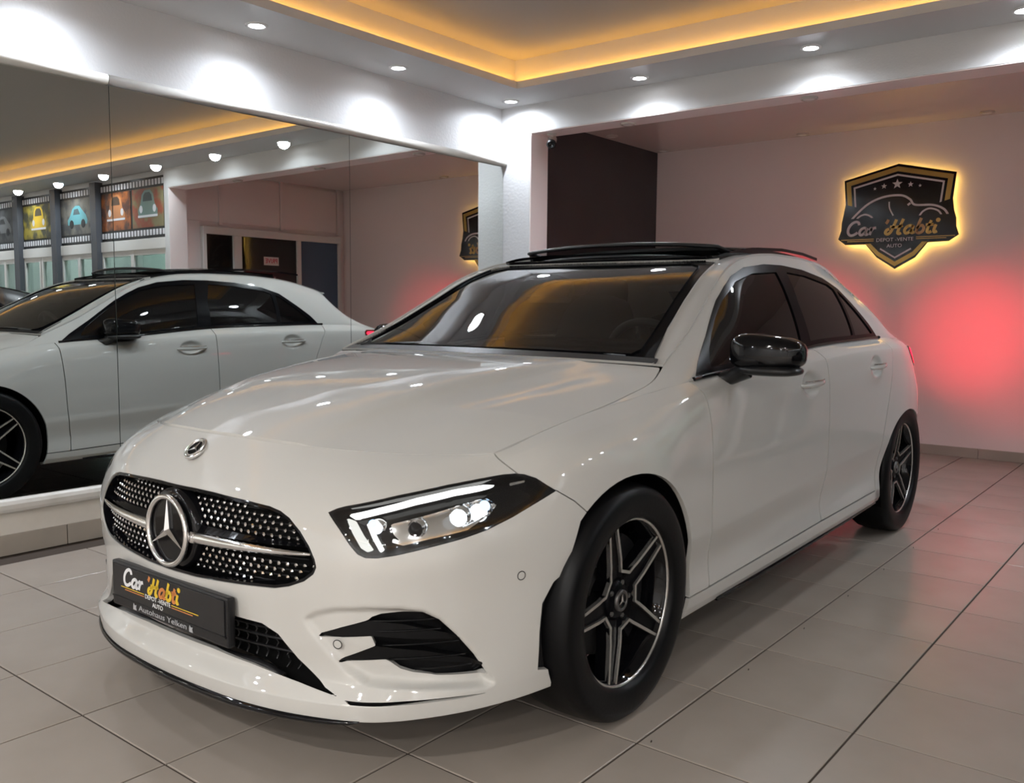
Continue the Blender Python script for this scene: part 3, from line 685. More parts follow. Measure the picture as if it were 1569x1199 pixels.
def stroke(name, pts, w, m, d=.0125, t=.003, n=8):
    V, F = ribbon_vf(catmull(pts, n), w, t, (0, -d, 0), (1, 0, 0), (0, 0, 1), (0, -1, 0)); return obj(name, V, F, m, sg)
stroke('car_line', [(-.37, .10), (-.33, .16), (-.22, .26), (-.10, .31), (.03, .315), (.10, .28), (.14, .235), (.27, .225), (.35, .19), (.385, .14)], .016, M['sign_silver'])
stroke('wheel_arc', [(-.32, .115), (-.29, .16), (-.24, .18), (-.19, .16), (-.155, .115)], .013, M['sign_silver'])
stroke('wheel_arc', [(.17, .135), (.20, .18), (.25, .20), (.31, .18), (.34, .14)], .013, M['sign_silver'])
stroke('door_line', [(-.055, .27), (-.05, .22), (-.02, .16)], .010, M['sign_silver']); stroke('side_line', [(-.11, .135), (.02, .132), (.15, .135)], .008, M['sign_silver'])
stroke('mirror_line', [(.085, .235), (.105, .25)], .016, M['sign_silver'])
AX = ((1, 0, 0), (0, 0, 1), (0, -1, 0))
script_word('Car', (-.385, -.018, .012), *AX, .115, .020, .004, M['sign_silver'], sg, widths=1.18)
script_word("'Habti", (-.09, -.018, .012), *AX, .120, .022, .004, [M['gold2'], M['gold1'], M['gold1'], M['gold2'], M['gold1'], M['gold1']], sg, widths=1.22)
for body, z, w in (('DEPOT -VENTE', -.030, .28), ('AUTO', -.078, .115)):
    tv, tf = text_vf(body, .040, (0, -.0175, z), *AX, .002, width=w); obj('lettering', tv, tf, M['sign_silver'], sg)
for x0, x1, z in ((-.42, -.16, -.022), (-.37, -.16, -.036), (.16, .44, -.018), (.16, .38, -.032)): flat_poly('gold_line', [(x0, z), (x1, z), (x1, z + .006), (x0, z + .006)], .0172, .002, M['gold1'])
# ================================================================ the car
M['paint'] = mat('white_paint', (.56, .55, .52), .62, coat=1.0, coat_ior=1.72, coat_rough=.02, spec=.15)
M['gloss_black'] = mat('gloss_black', (.004, .004, .005), .05, spec=.38)
M['trim_black'] = mat('trim_black', (.004, .004, .005), .26, spec=.08)
M['intake_black'] = mat('intake_black', (.004, .004, .0045), .42, spec=.22)
M['satin_black'] = mat('satin_black', (.010, .010, .011), .38)
M['deep_black'] = mat('deep_black', (.003, .003, .003), .8, spec=.1)
M['chrome'] = mat('chrome', (.82, .82, .82), .08, 1.0)
M['silver'] = mat('machined_silver', (.62, .60, .57), .26, .85)
M['rubber'] = mat('tyre_rubber', (.0035, .0035, .004), .42, bump=(90, .1, .003), spec=.22)
M['disc'] = mat('brake_disc', (.16, .155, .15), .42, .8)
M['tint'] = mat('tinted_glass', (.005, .0045, .0045), .015, spec=.36)
M['screen'] = glass_mat('windscreen_glass', (.27, .28, .27), f0=.055)
M['lens'] = glass_mat('headlight_lens', (.93, .95, .96), f0=.05)
M['drl'] = emit_mat('daytime_light', (1.0, .99, .94), 1.5)
M['drl_dim'] = emit_mat('daytime_light_guide', (1.0, .99, .92), .62)
M['beam_lamp'] = emit_mat('headlight_beam', (.86, .94, 1.0), 2.4)
M['blue_lamp'] = emit_mat('headlight_blue', (.42, .70, 1.0), 1.6)
M['tail'] = emit_mat('tail_light', (1.0, .02, .05), 2.4); M['tail_dark'] = mat('tail_lens', (.12, .004, .008), .08, coat=1.0)
M['trim_fabric'] = mat('seat_fabric', (.020, .020, .021), .8); M['dash'] = mat('dashboard', (.016, .016, .017), .55)
M['mesh_net'] = glass_mat('deflector_net', (.33, .33, .33), .4, f0=.02, gloss=(.05, .05, .05))

def sd_poly(S, Z, poly):
    """signed distance to a closed outline (negative inside)"""
    P = np.asarray(poly, float); Q = np.roll(P, -1, 0); p = np.stack([S, Z], -1)
    d = np.full(len(S), 1e9); ins = np.zeros(len(S), bool)
    for a, b in zip(P, Q):
        e = b - a; w = p - a; t = np.clip((w @ e) / max(e @ e, 1e-12), 0, 1)
        d = np.minimum(d, np.linalg.norm(w - t[:, None] * e, axis=1))
        c = (a[1] > p[:, 1]) != (b[1] > p[:, 1])
        with np.errstate(divide='ignore', invalid='ignore'):
            xi = (b[0] - a[0]) * (p[:, 1] - a[1]) / (b[1] - a[1] if b[1] != a[1] else 1e-12) + a[0]
        ins ^= c & (p[:, 0] < xi)
    return np.where(ins, -d, d)
class Sheet:
    """triangulated surface: V points, N normals, A parameters"""
    def __init__(s, V, N, A, T): s.V, s.N, s.A, s.T = V, N, A, T
    def clip(s, f):
        """keep where f < 0"""
        inside = f < 0; c = inside[s.T].sum(1); keep = s.T[c == 3]; newT = []; nV = []; base = len(s.V); cache = {}
        def cut(a, b):
            k = (a, b) if a < b else (b, a)
            if k not in cache:
                t = f[k[0]] / (f[k[0]] - f[k[1]]); cache[k] = base + len(nV); nV.append((k[0], k[1], t))
            return cache[k]
        for tri in s.T[(c == 1) | (c == 2)]:
            i = inside[tri]
            if i.sum() == 1:
                k = int(np.argmax(i)); a, b, d = tri[k], tri[(k + 1) % 3], tri[(k + 2) % 3]; newT.append((a, cut(a, b), cut(a, d)))
            else:
                k = int(np.argmin(i)); a, b, d = tri[k], tri[(k + 1) % 3], tri[(k + 2) % 3]; ab, ad = cut(a, b), cut(a, d)
                newT.append((ab, b, d)); newT.append((ab, d, ad))
        V, N, A = s.V, s.N, s.A
        if nV:
            q = np.array([x[:2] for x in nV]); t = np.array([x[2] for x in nV])[:, None]
            V = np.r_[V, V[q[:, 0]] * (1 - t) + V[q[:, 1]] * t]; N = np.r_[N, N[q[:, 0]] * (1 - t) + N[q[:, 1]] * t]; A = np.r_[A, A[q[:, 0]] * (1 - t) + A[q[:, 1]] * t]
        T = np.r_[keep, np.array(newT, int).reshape(-1, 3)]
        used = np.unique(T); re = np.full(len(V), -1); re[used] = np.arange(len(used))
        return Sheet(V[used], N[used] / np.linalg.norm(N[used], axis=1)[:, None], A[used], re[T])
    def inside(s, poly, off=0.): return s.clip(sd_poly(s.A[:, 0], s.A[:, 1], poly) - off)
    def outside(s, poly, off=0.): return s.clip(off - sd_poly(s.A[:, 0], s.A[:, 1], poly))
    def moved(s, d): return Sheet(s.V + s.N * d, s.N, s.A, s.T)
    def arrays(s, flange=.0, flange_dir=None):
        V, T = s.V, s.T
        if flange:
            e = np.sort(np.r_[T[:, [0, 1]], T[:, [1, 2]], T[:, [2, 0]]], 1); key = e[:, 0] * (len(V) + 1) + e[:, 1]
            de = np.r_[T[:, [0, 1]], T[:, [1, 2]], T[:, [2, 0]]]; _, idx, cnt = np.unique(key, return_index=True, return_counts=True)
            b = de[idx[cnt == 1]]; b = b[~(abs(V[b]).max(1)[:, 1] < 1e-6)]
            n = len(V); m_ = len(b); D = s.N if flange_dir is None else np.tile(np.array(flange_dir, float), (n, 1))
            V = np.r_[V, V[b[:, 0]], V[b[:, 1]], V[b[:, 0]] - D[b[:, 0]] * flange, V[b[:, 1]] - D[b[:, 1]] * flange]
            i = np.arange(m_); A, B, C, E_ = n + i, n + m_ + i, n + 2 * m_ + i, n + 3 * m_ + i
            T = np.r_[T, np.stack([B, A, C], 1), np.stack([B, C, E_], 1)]
        return V, T
def flipY(V, T): return V * np.array([1, -1, 1]), T[:, ::-1]
def sheet_from(P, A):
    nv, nu = P.shape[:2]; i = np.arange(nv * nu).reshape(nv, nu)
    q = np.stack([i[:-1, :-1], i[:-1, 1:], i[1:, 1:], i[1:, :-1]], -1).reshape(-1, 4)
    du = np.gradient(P, axis=1); dv = np.gradient(P, axis=0); N = np.cross(du, dv); L = np.linalg.norm(N, axis=2, keepdims=True); N = N / np.maximum(L, 1e-12)
    T = np.concatenate([q[:, [0, 1, 2]], q[:, [0, 2, 3]]]); V = P.reshape(-1, 3)
    a = np.linalg.norm(np.cross(V[T[:, 1]] - V[T[:, 0]], V[T[:, 2]] - V[T[:, 0]]), axis=1); T = T[a > 1e-10]
    return Sheet(V, N.reshape(-1, 3), A.reshape(-1, 2), T)

CAR = empty('car', (-.96254, -.31393, 0), .00825847 - PI / 2)
tag(CAR, 'white five-door hatchback with black mirrors and open sunroof, headlights on', 'car')
def weld(V, T):
    key = np.round(V * 20000).astype(np.int64); _, i, inv = np.unique(key, axis=0, return_index=True, return_inverse=True); inv = inv.ravel()
    T = inv[T]; T = T[(T[:, 0] != T[:, 1]) & (T[:, 1] != T[:, 2]) & (T[:, 0] != T[:, 2])]
    return V[i], T
def put(name, V, T, m, parent=None, smooth=True): return obj(name, V, np.asarray(T), m, CAR if parent is None else parent, smooth)
def pair(name, sheet, m, flange=.010, parents=(None, None), **k):
    V, T = sheet.arrays(flange, **k); a = put(name, V, T, m, parents[0]); b = put(name, *flipY(V, T), m, parents[1]); return a, b
def both(name, sheet, m, flange=.010, parent=None, **k):
    V, T = sheet.arrays(0); V2, T2 = flipY(V, T); Va, Ta = weld(np.r_[V, V2], np.r_[T, T2 + len(V)])
    if flange:
        Vf, Tf = sheet.arrays(flange, **k); Tf = Tf[len(sheet.T):]; used = np.unique(Tf); re = np.zeros(len(Vf), int); re[used] = np.arange(len(used))
        Vf, Tf = Vf[used], re[Tf]; V3, T3 = flipY(Vf, Tf); n = len(Va)
        Va = np.r_[Va, Vf, V3]; Ta = np.r_[Ta, Tf + n, T3 + n + len(Vf)]
    return put(name, Va, Ta, m, parent)

# ---- outlines on the body surface, (arc length from the nose, height)
P_GRILLE = [(-.2, .660), (.08, .661), (.154, .659), (.281, .653), (.350, .647), (.385, .639), (.413, .626), (.447, .599), (.474, .568), (.490, .540), (.495, .522), (.488, .505), (.462, .485), (.42, .468), (.38, .459), (.245, .451), (.114, .443), (-.2, .440)]
P_LAMP = [(.511, .644), (.53, .653), (.551, .659), (.682, .683), (.815, .701), (.907, .710), (.972, .716), (1.005, .717), (1.028, .714), (1.056, .704), (1.08, .687), (1.107, .670), (1.048, .648), (.974, .620), (.904, .598), (.839, .584), (.759, .570), (.683, .556), (.638, .550), (.611, .5505), (.593, .558), (.575, .576), (.545, .610)]
P_LOW = [(-.2, .372), (.238, .370), (.337, .367), (.384, .348), (.437, .294), (.511, .237), (.548, .222), (.439, .240), (.296, .258), (.15, .266), (-.2, .268)]
P_SIDE = [(.486, .358), (.55, .380), (.612, .398), (.622, .406), (.645, .413), (.70, .417), (.746, .417), (.782, .398), (.824, .357), (.868, .304), (.906, .247), (.783, .260), (.722, .268), (.69, .277), (.666, .293), (.654, .299), (.537, .295), (.545, .302), (.63, .334), (.62, .359), (.50, .353)]
P_SCOOP = [(.452, .397), (.484, .418), (.534, .432), (.612, .438), (.687, .436), (.746, .426), (.788, .402), (.832, .357), (.877, .303), (.916, .242), (.924, .222), (.897, .216), (.823, .225), (.701, .238), (.609, .245), (.56, .272), (.513, .315), (.465, .373)]
P_SLOT = [(.562, .2175), (.60, .2165), (.702, .2165), (.824, .2125), (.913, .2065), (.824, .2055), (.702, .2085), (.60, .209), (.575, .2095)]
ARCH_F = [(1.405 + .347 * math.cos(a), .330 + .347 * math.sin(a)) for a in np.linspace(-PI * .42, PI * 1.42, 60)]
ARCH_R = [(4.09 + .425 * math.cos(a), .310 + .322 * math.sin(a)) for a in np.linspace(-PI * .42, PI * 1.42, 60)]
ARCH_F = [(max(S, 1.182 - (.608 - z) * .46) if S < 1.405 and .30 < z < .608 else S, z) for S, z in ARCH_F]
ARCH_F = ARCH_F + [(1.28, -.1), (1.53, -.1)]; ARCH_R = ARCH_R + [(3.92, -.1), (4.26, -.1)]
LAMP_SEAM = [(.958, .80), (.958, .765), (1.010, .7155), (1.05, .69), (1.106, .6705), (1.157, .640), (1.20, .605)]
P_BUMPER = [(-.3, .05), (-.3, 1.0), (.957, 1.0)] + LAMP_SEAM + [(1.25, .57), (1.25, .50), (1.122, .468), (1.085, .448), (1.052, .40), (1.045, .33), (1.043, .235), (1.089, .226), (1.092, .05)]
DOOR_F = [(1.838, 1.05), (1.838, .90), (1.844, .858), (1.847, .789), (1.857, .668), (1.866, .50), (1.876, .40), (1.885, .33), (1.880, .252)]
SILL_L = [(1.60, .250), (1.88, .2515), (2.876, .279), (3.75, .294)]
DOOR_B = [(2.890, 1.05), (2.885, .95), (2.886, .80), (2.893, .62), (2.897, .50), (2.894, .40), (2.880, .279)]
DOOR_R = [(3.875, 1.05), (3.858, .985), (3.832, .93), (3.795, .88), (3.745, .78), (3.70, .68), (3.664, .58), (3.62, .44), (3.60, .30)]
P_TAIL = [(4.275, .905), (4.280, .930), (4.305, .944), (4.36, .944), (4.75, .935), (4.80, .84), (4.60, .830), (4.43, .830), (4.36, .850)]
us = np.r_[np.linspace(0, PS[8], 290, endpoint=False), np.linspace(PS[8], PS[15], 250, endpoint=False), np.linspace(PS[15], PS[-1], 60)]
vsr = np.linspace(0, len(ROWS), 171)
G = wrap_patch(us, vsr); Sg = np.tile(us, (len(vsr), 1)); Zg = G[..., 2]
# shallow scoop round the side intakes, hollows behind the door handles
sf, zf = Sg.ravel(), Zg.ravel(); N0 = sheet_from(G, np.stack([Sg, Zg], -1)).N.reshape(G.shape)
def sstep(x): x = np.clip(x, 0, 1); return x * x * (3 - 2 * x)
near_f = (sf > .42) & (sf < .96) & (zf < .46); dep = np.zeros(len(sf))
dep[near_f] = .026 * sstep(-sd_poly(sf[near_f], zf[near_f], P_SCOOP) / .018) * (.35 + .65 * sstep((sf[near_f] - .47) / .22))
HANDLES = [(2.705, .843), (3.53, .872)]
for hs, hz in HANDLES:
    r2 = ((sf - hs + .012) / .088) ** 2 + ((zf - hz) / .052) ** 2; dep += .022 * sstep(1 - r2) ** .8
G = G - N0 * dep.reshape(Sg.shape)[..., None]
BODY = sheet_from(G, np.stack([Sg, Zg], -1))
LIMIT = (BODY.A[:, 1] > -1)
front = BODY.clip(BODY.A[:, 0] - 1.32)
bump = front.inside(P_BUMPER, -.0015).outside(ARCH_F)
for p in (P_GRILLE, P_LAMP, P_LOW, P_SIDE, P_SLOT): bump = bump.outside(p)
bumper = both('front_bumper', bump, M['paint'], .016)
mid = BODY.clip(.9 - BODY.A[:, 0])
def shift(line, d): return [(x + d, z) for x, z in line]
GAP = .0029
fender_poly = [(.9586 + GAP, 1.1)] + shift(LAMP_SEAM, GAP) + [(1.30, .50), (1.40, .05), (1.60, .05), (1.60, .252)] + [(1.878, .2535)] + shift(DOOR_F[::-1], -GAP)
fen = mid.inside(fender_poly).outside(ARCH_F).outside(P_LAMP)
fender_L, fender_R = pair('front_wing', fen, M['paint'], .014)
door_poly = shift(DOOR_F, GAP)[:-1] + [(1.882, .2545), (2.876, .282)] + shift(DOOR_B[:-1][::-1], -GAP)
fd_L, fd_R = pair('front_door', mid.inside(door_poly), M['paint'], .014)
rdoor_poly = shift(DOOR_B[:-1], GAP) + [(2.884, .282), (3.60, .294)] + shift(DOOR_R[::-1], -GAP)
rd_L, rd_R = pair('rear_door', mid.inside(rdoor_poly).outside(ARCH_R), M['paint'], .014)
sill_poly = [(1.55, .05), (1.55, .2475), (1.88, .249), (2.876, .2765), (3.80, .2915), (3.80, .05)]
pair('side_sill', mid.inside(sill_poly).outside(ARCH_F).outside(ARCH_R), M['paint'], .012)
rq_poly = shift(DOOR_R, GAP) + [(3.60, .05), (4.36, .05), (4.37, .60), (4.40, .70), (4.62, .70), (4.62, 1.1)]
rq_L, rq_R = pair('rear_quarter', mid.inside(rq_poly).outside(ARCH_R).outside(P_TAIL), M['paint'], .012)
both('rear_bumper', mid.inside([(4.364, .05), (4.374, .60), (4.404, .697), (5.8, .697), (5.8, .05)]).outside(ARCH_R), M['paint'], .012)
both('tailgate_panel', mid.inside([(4.624, 1.1), (4.624, .703), (5.8, .703), (5.8, 1.1)]).outside(P_TAIL), M['paint'], .012)
tl = mid.inside(P_TAIL, -.002).moved(.004)
for side in (1, -1):
    V, T = tl.arrays(.02); V, T = (V, T) if side == 1 else flipY(V, T); o = put('tail_light', V, T, M['tail_dark'])
    g = mid.inside(P_TAIL, -.014).moved(.006); V, T = g.arrays(.0); V, T = (V, T) if side == 1 else flipY(V, T); put('light_band', V, T, M['tail'], o)
    spot_light('tail_beam', (-3.37, side * .60, .885), 56, (1.0, .02, .05), 33, 1.0, .05, (-1, -side * .02, .035), CAR)
    spot_light('tail_beam_side', (-3.37, side * .60, .885), 40, (1.0, .02, .05), 44, 1.0, .05, (-1, side * .16, .0), CAR)
    spot_light('tail_wash', (-3.36, side * .62, .885), 4, (1.0, .03, .07), 105, 1.0, .08, (-1, side * .10, .0), CAR)
# black backing sheet: shade of the shut lines put into its colour
shell = BODY.outside(ARCH_F, .004).outside(ARCH_R, .004)
for p in (P_GRILLE, P_LAMP, P_LOW, P_SIDE): shell = shell.outside(p, .004)
shell = shell.inside([(-.3, .19), (-.3, .60), (.0, .69), (.95, .69), (1.0, .74), (1.45, .79), (1.85, .84), (2.9, .93), (6, .93), (6, .19)]).moved(-.022)
both('gap_shade_sheet', shell, M['deep_black'], 0)
# ---- bonnet
BP = bonnet_patch(110, 90); tt, rr = np.meshgrid(np.linspace(0, 1, 110), np.linspace(0, 1, 90), indexing='ij')
bs = sheet_from(BP[:, ::-1], np.stack([tt, rr[:, ::-1]], -1))
bs = bs.clip(np.maximum.reduce([.004 - bs.A[:, 0], bs.A[:, 1] - .9955, bs.A[:, 0] - .996]))
bonnet = both('bonnet', bs, M['paint'], .016, flange_dir=(0, 0, 1))
# ---- greenhouse
tg = gh_param()
tss = np.linspace(tg[0], tg[-1], 260); wss = np.linspace(0, 1, 60)
SPg = side_patch(tss, wss); Q = sheet_from(SPg.transpose(1, 0, 2), np.stack([SPg[..., 0], SPg[..., 2]], -1).transpose(1, 0, 2))
low = top_edge_at(np.linspace(-.46, -2.46, 40)); zlow = lambda x: float(np.interp(-x, -low[:, 0], low[:, 2]))
DLO = [(-.478, zlow(-.478) + .002), (-.482, .9117), (-.539, .950), (-.60, .985), (-.681, 1.031), (-.78, 1.093), (-.876, 1.153), (-.97, 1.203), (-1.06, 1.243), (-1.20, 1.281), (-1.39, 1.301), (-1.57, 1.304), (-1.787, 1.294), (-2.01, 1.265), (-2.15, 1.222), (-2.28, 1.130), (-2.37, 1.060), (-2.432, .995)]
DLO += [(x, zlow(x) + .004) for x in np.linspace(-2.432, -.478, 24)[1:-1]]
white_side = Q.outside(DLO).clip(-1 * (Q.outside(DLO).V[:, 2] * 0 + 1))
rail_L, rail_R = pair('roof_side', white_side, M['paint'], 0)
trimS = Q.inside(DLO).moved(.002)
PANES = {'front': [(-.600, .945), (-.640, .985), (-.712, 1.034), (-.80, 1.091), (-.900, 1.150), (-1.061, 1.222), (-1.23, 1.258), (-1.46, 1.272), (-1.425, 1.15), (-1.395, 1.0)] + [(x, zlow(x) + .026) for x in np.linspace(-1.39, -.600, 10)],
         'rear': [(-1.497, 1.0), (-1.510, 1.145), (-1.565, 1.276), (-1.77, 1.268), (-2.02, 1.236), (-2.072, 1.215), (-2.068, 1.138), (-2.056, 1.03)] + [(x, zlow(x) + .026) for x in np.linspace(-2.05, -1.50, 8)],
         'quarter': [(-2.085, 1.03), (-2.097, 1.12), (-2.108, 1.214), (-2.15, 1.192), (-2.245, 1.120), (-2.33, 1.050), (-2.372, 1.012)] + [(x, zlow(x) + .024) for x in np.linspace(-2.365, -2.08, 5)]}
tr = trimS
for p in PANES.values(): tr = tr.outside(p)
trim_L, trim_R = pair('window_trim', tr, M['trim_black'], .008)
for nm, p in PANES.items():
    pane = Q.inside(p, .002).moved(-.003); owner = {'front': (fd_L, fd_R), 'rear': (rd_L, rd_R), 'quarter': (rq_L, rq_R)}[nm]
    pair('window_glass', pane, M['tint'], 0, owner)
belt = [(x, *top_edge_at([x])[0][1:]) for x in np.linspace(-.46, -2.47, 40)]
for s in (1, -1):
    V, F = tube_vf([(p[0], s * (p[1] + .001), p[2] + .004) for p in belt], .0075, 8); obj('belt_trim', V, F, M['gloss_black'], CAR, True)
rs = np.linspace(0, 1, 70); ts2 = np.linspace(tg[3], tg[-1], 230); TP = top_patch(ts2, rs[::-1])
RR = np.tile(rs[::-1], (len(ts2), 1)); TT = np.tile(ts2[:, None], (1, len(rs)))
TOPS = sheet_from(TP, np.stack([TT, RR], -1))
ws_end = tg[7] + .03; E0 = tg[3] + .002
def trect(t0, t1, r0, r1): return [(t0, r0), (t1, r0), (t1, r1), (t0, r1)]
WS = [(E0, -.2), (ws_end, -.2), (ws_end, .80), (ws_end - .02, .875), (ws_end - .06, .895), (tg[5], .895), (tg[4], .905), (E0 + .05, .945), (E0, .965)]
WSI = [(E0 + .055, -.2), (ws_end - .045, -.2), (ws_end - .05, .74), (ws_end - .09, .815), (tg[6] - .04, .835), (tg[5], .84), (tg[4], .85), (E0 + .10, .865), (E0 + .06, .84)]
screen = both('windscreen', TOPS.inside(WSI), M['screen'], 0)
both('windscreen_border', TOPS.inside(WS).outside(WSI).moved(.001), M['trim_black'], .006)
ROOF = [(ws_end + .003, -.2), (tg[12], -.2), (tg[12], .80), (tg[12] - .04, .86), (tg[8], .875), (ws_end + .02, .865), (ws_end + .003, .80)]
SUN = [(tg[8] + .02, -.2), (tg[10] + .06, -.2), (tg[10] + .06, .74), (tg[8] + .02, .76)]
both('roof_glass', TOPS.inside(ROOF).outside(SUN), M['gloss_black'], .02)
RW = [(tg[14] + .004, -.2), (tg[16], -.2), (tg[16], .80), (tg[15], .86), (tg[14] + .004, .90)]
both('roof', TOPS.outside(WS).outside(ROOF).outside(RW), M['paint'], .008)
both('rear_window', TOPS.inside(RW), M['tint'], 0)
# roof spoiler
V = []
for y in np.linspace(-.54, .54, 15):
    xe = -2.655 - .11 * (1 - (abs(y) / .545) ** 2.2); ze = float(np.interp(abs(y), (0, .54), (1.272, 1.240)))
    V += [(xe + .10, y, ze + .016), (xe - .035, y, ze + .004), (xe - .045, y, ze - .006), (xe + .06, y, ze - .022)]
F = [(4 * i + k, 4 * i + (k + 1) % 4, 4 * i + 4 + (k + 1) % 4, 4 * i + 4 + k) for i in range(14) for k in range(4)] + [(0, 1, 2, 3), (59, 58, 57, 56)]
obj('roof_spoiler', V, F, M['paint'], CAR, True)
# ---- sunroof: tilted-back glass panel and the raised wind deflector
zr = lambda x, y: float(np.interp(-x, [1.10, 1.29, 1.5, 1.71, 2.04, 2.3, 2.52, 2.76], [1.298, 1.338, 1.364, 1.374, 1.370, 1.350, 1.320, 1.272])) - .03 * (abs(y) / .6) ** 2.4
V, F = [], []
xs = np.linspace(-1.62, -2.50, 14); ys = np.linspace(-.46, .46, 13)
for dz in (0, .014):
    for x in xs:
        for y in ys: V.append((x, y, zr(x, y) + .016 + .050 * (x + 1.62) / -.9 + dz))
n = len(ys); m_ = len(xs); q = n * m_
for i in range(m_ - 1):
    for j in range(n - 1):
        a = i * n + j; F += [(a, a + 1, a + n + 1, a + n)[::-1], (q + a, q + a + 1, q + a + n + 1, q + a + n)]
for i in range(m_ - 1):
    for j in (0, n - 1): a = i * n + j; F.append((a, a + n, q + a + n, q + a))
for j in range(n - 1):
    for i in (0, m_ - 1): a = i * n + j; F.append((a, a + 1, q + a + 1, q + a))
sunroof = obj('sunroof_panel', V, F, M['gloss_black'], CAR, False)
for y in (-.40, .40):
    V, F = tube_vf([(-1.55, y, zr(-1.55, y) + .004), (-1.9, y, zr(-1.9, y) + .022), (-2.3, y, zr(-2.3, y) + .030)], .010, 6); obj('guide_rail', V, F, M['satin_black'], sunroof, True)
DW = .475
def arc_bar(x, dz, w=DW): return [(x - .05 * (y / w) ** 2, y, zr(x, y * .9) + dz + .006 * (1 - (y / w) ** 2)) for y in np.linspace(-w, w, 21)]
topb, lowb = arc_bar(-1.26, .054), arc_bar(-1.25, .006, .455)
path = [(-1.46, -DW, zr(-1.46, .4) + .006)] + topb + [(-1.46, DW, zr(-1.46, .4) + .006)]
V, F = tube_vf(path, .0085, 8); defl = obj('wind_deflector', V, F, M['satin_black'], CAR, True)
V, F = tube_vf([(-1.46, -DW, zr(-1.46, .4) + .004)] + lowb + [(-1.46, DW, zr(-1.46, .4) + .004)], .007, 8); obj('lower_bar', V, F, M['satin_black'], defl, True)
V = topb + lowb; F = [(i, i + 1, 22 + i, 21 + i) for i in range(20)]; obj('net', V, F, M['mesh_net'], defl, True)
for s in (0, 20):
    V = [topb[s], lowb[s], (-1.46, topb[s][1], topb[s][2] - .04)]; obj('side_net', V, [(0, 1, 2)], M['mesh_net'], defl)

# ---- grille
GR = front.inside(P_GRILLE, .004)
grille = both('grille', GR.moved(-.040), M['deep_black'], 0)
ring_s = front.inside(P_GRILLE, .001).outside(P_GRILLE, -.007).moved(-.004); both('grille_surround', ring_s, M['gloss_black'], .036, grille)
def on_body(s, z, d=0.):
    k = np.argmin((front.A[:, 0] - abs(s)) ** 2 + (front.A[:, 1] - z) ** 2); p = front.V[k] + front.N[k] * d
    return Vector((p[0], p[1] if s >= 0 else -p[1], p[2])), Vector((front.N[k][0], front.N[k][1] * (1 if s >= 0 else -1), front.N[k][2]))
class OnBody:                                              # bilinear lookup on the front of the wrap surface
    def __init__(s): s.us = np.linspace(0, PS[8], 160); s.vs = np.linspace(0, len(ROWS), 160); s.g = wrap_patch(s.us, s.vs)
    def __call__(s, S, Z, d=0.):
        sg = 1 if S >= 0 else -1; S = abs(S); iu = min(int(S / PS[8] * 159), 158); fu = S / PS[8] * 159 - iu
        c = s.g[:, iu] * (1 - fu) + s.g[:, iu + 1] * fu; k = int(np.clip(np.searchsorted(c[20:, 2], Z) + 20 - 1, 20, 158)); fz = (Z - c[k, 2]) / (c[k + 1, 2] - c[k, 2] + 1e-9)
        p = c[k] * (1 - fz) + c[k + 1] * fz
        tu = s.g[k, iu + 1] - s.g[k, iu]; tv = c[k + 1] - c[k]; n = np.cross(tu, tv); n /= np.linalg.norm(n) + 1e-12
        p = p + n * d
        return Vector((p[0], sg * p[1], p[2])), Vector((n[0], sg * n[1], n[2]))
OB = OnBody()
# chrome pins in staggered rows
pin_V, pin_F = [], []
gp = np.array([(a, b) for a, b in P_GRILLE])
def pin(S, Z):
    p, n = OB(S, Z, -.030); r = .0054; t = n.cross(Vector((0, 0, 1))).normalized(); u = t.cross(n)
    k0 = len(pin_V)
    for a in range(6):
        th = a * PI / 3; pin_V.append(tuple(p + (t * math.cos(th) + u * math.sin(th)) * r + n * .004))
    pin_V.append(tuple(p + n * .0075))
    for a in range(6): pin_V.append(tuple(p + (t * math.cos(a * PI / 3) + u * math.sin(a * PI / 3)) * r * .5 - n * .006))
    for a in range(6):
        b = (a + 1) % 6; pin_F.append((k0 + a, k0 + b, k0 + 6)); pin_F.append((k0 + a, k0 + 7 + a, k0 + 7 + b, k0 + b))
row = 0; z = .447
rods_V, rods_F = [], []
while z < .66:
    off = .0125 if row % 2 else 0.; S = -.50 + off
    while S < .5:
        zc = .548 + (.0 if abs(S) < .2 else .0)
        if sd_poly(np.array([abs(S)]), np.array([z]), P_GRILLE)[0] < -.009 and abs(z - .549) > .022 and (S ** 2 + (z - .545) ** 2) > .105 ** 2: pin(S, z)
        S += .025
    pts = [OB(S_, z, -.036)[0] for S_ in np.linspace(-.49, .49, 30) if sd_poly(np.array([abs(S_)]), np.array([z]), P_GRILLE)[0] < -.003]
    if len(pts) > 3: rods_V.append(tube_vf(pts, .0022, 5))
    z += .0165; row += 1
tag(obj('grille_pins', pin_V, pin_F, M['chrome'], grille, False), kind='stuff')
V, F = join(*rods_V); obj('grille_mesh', V, F, M['satin_black'], grille, True)
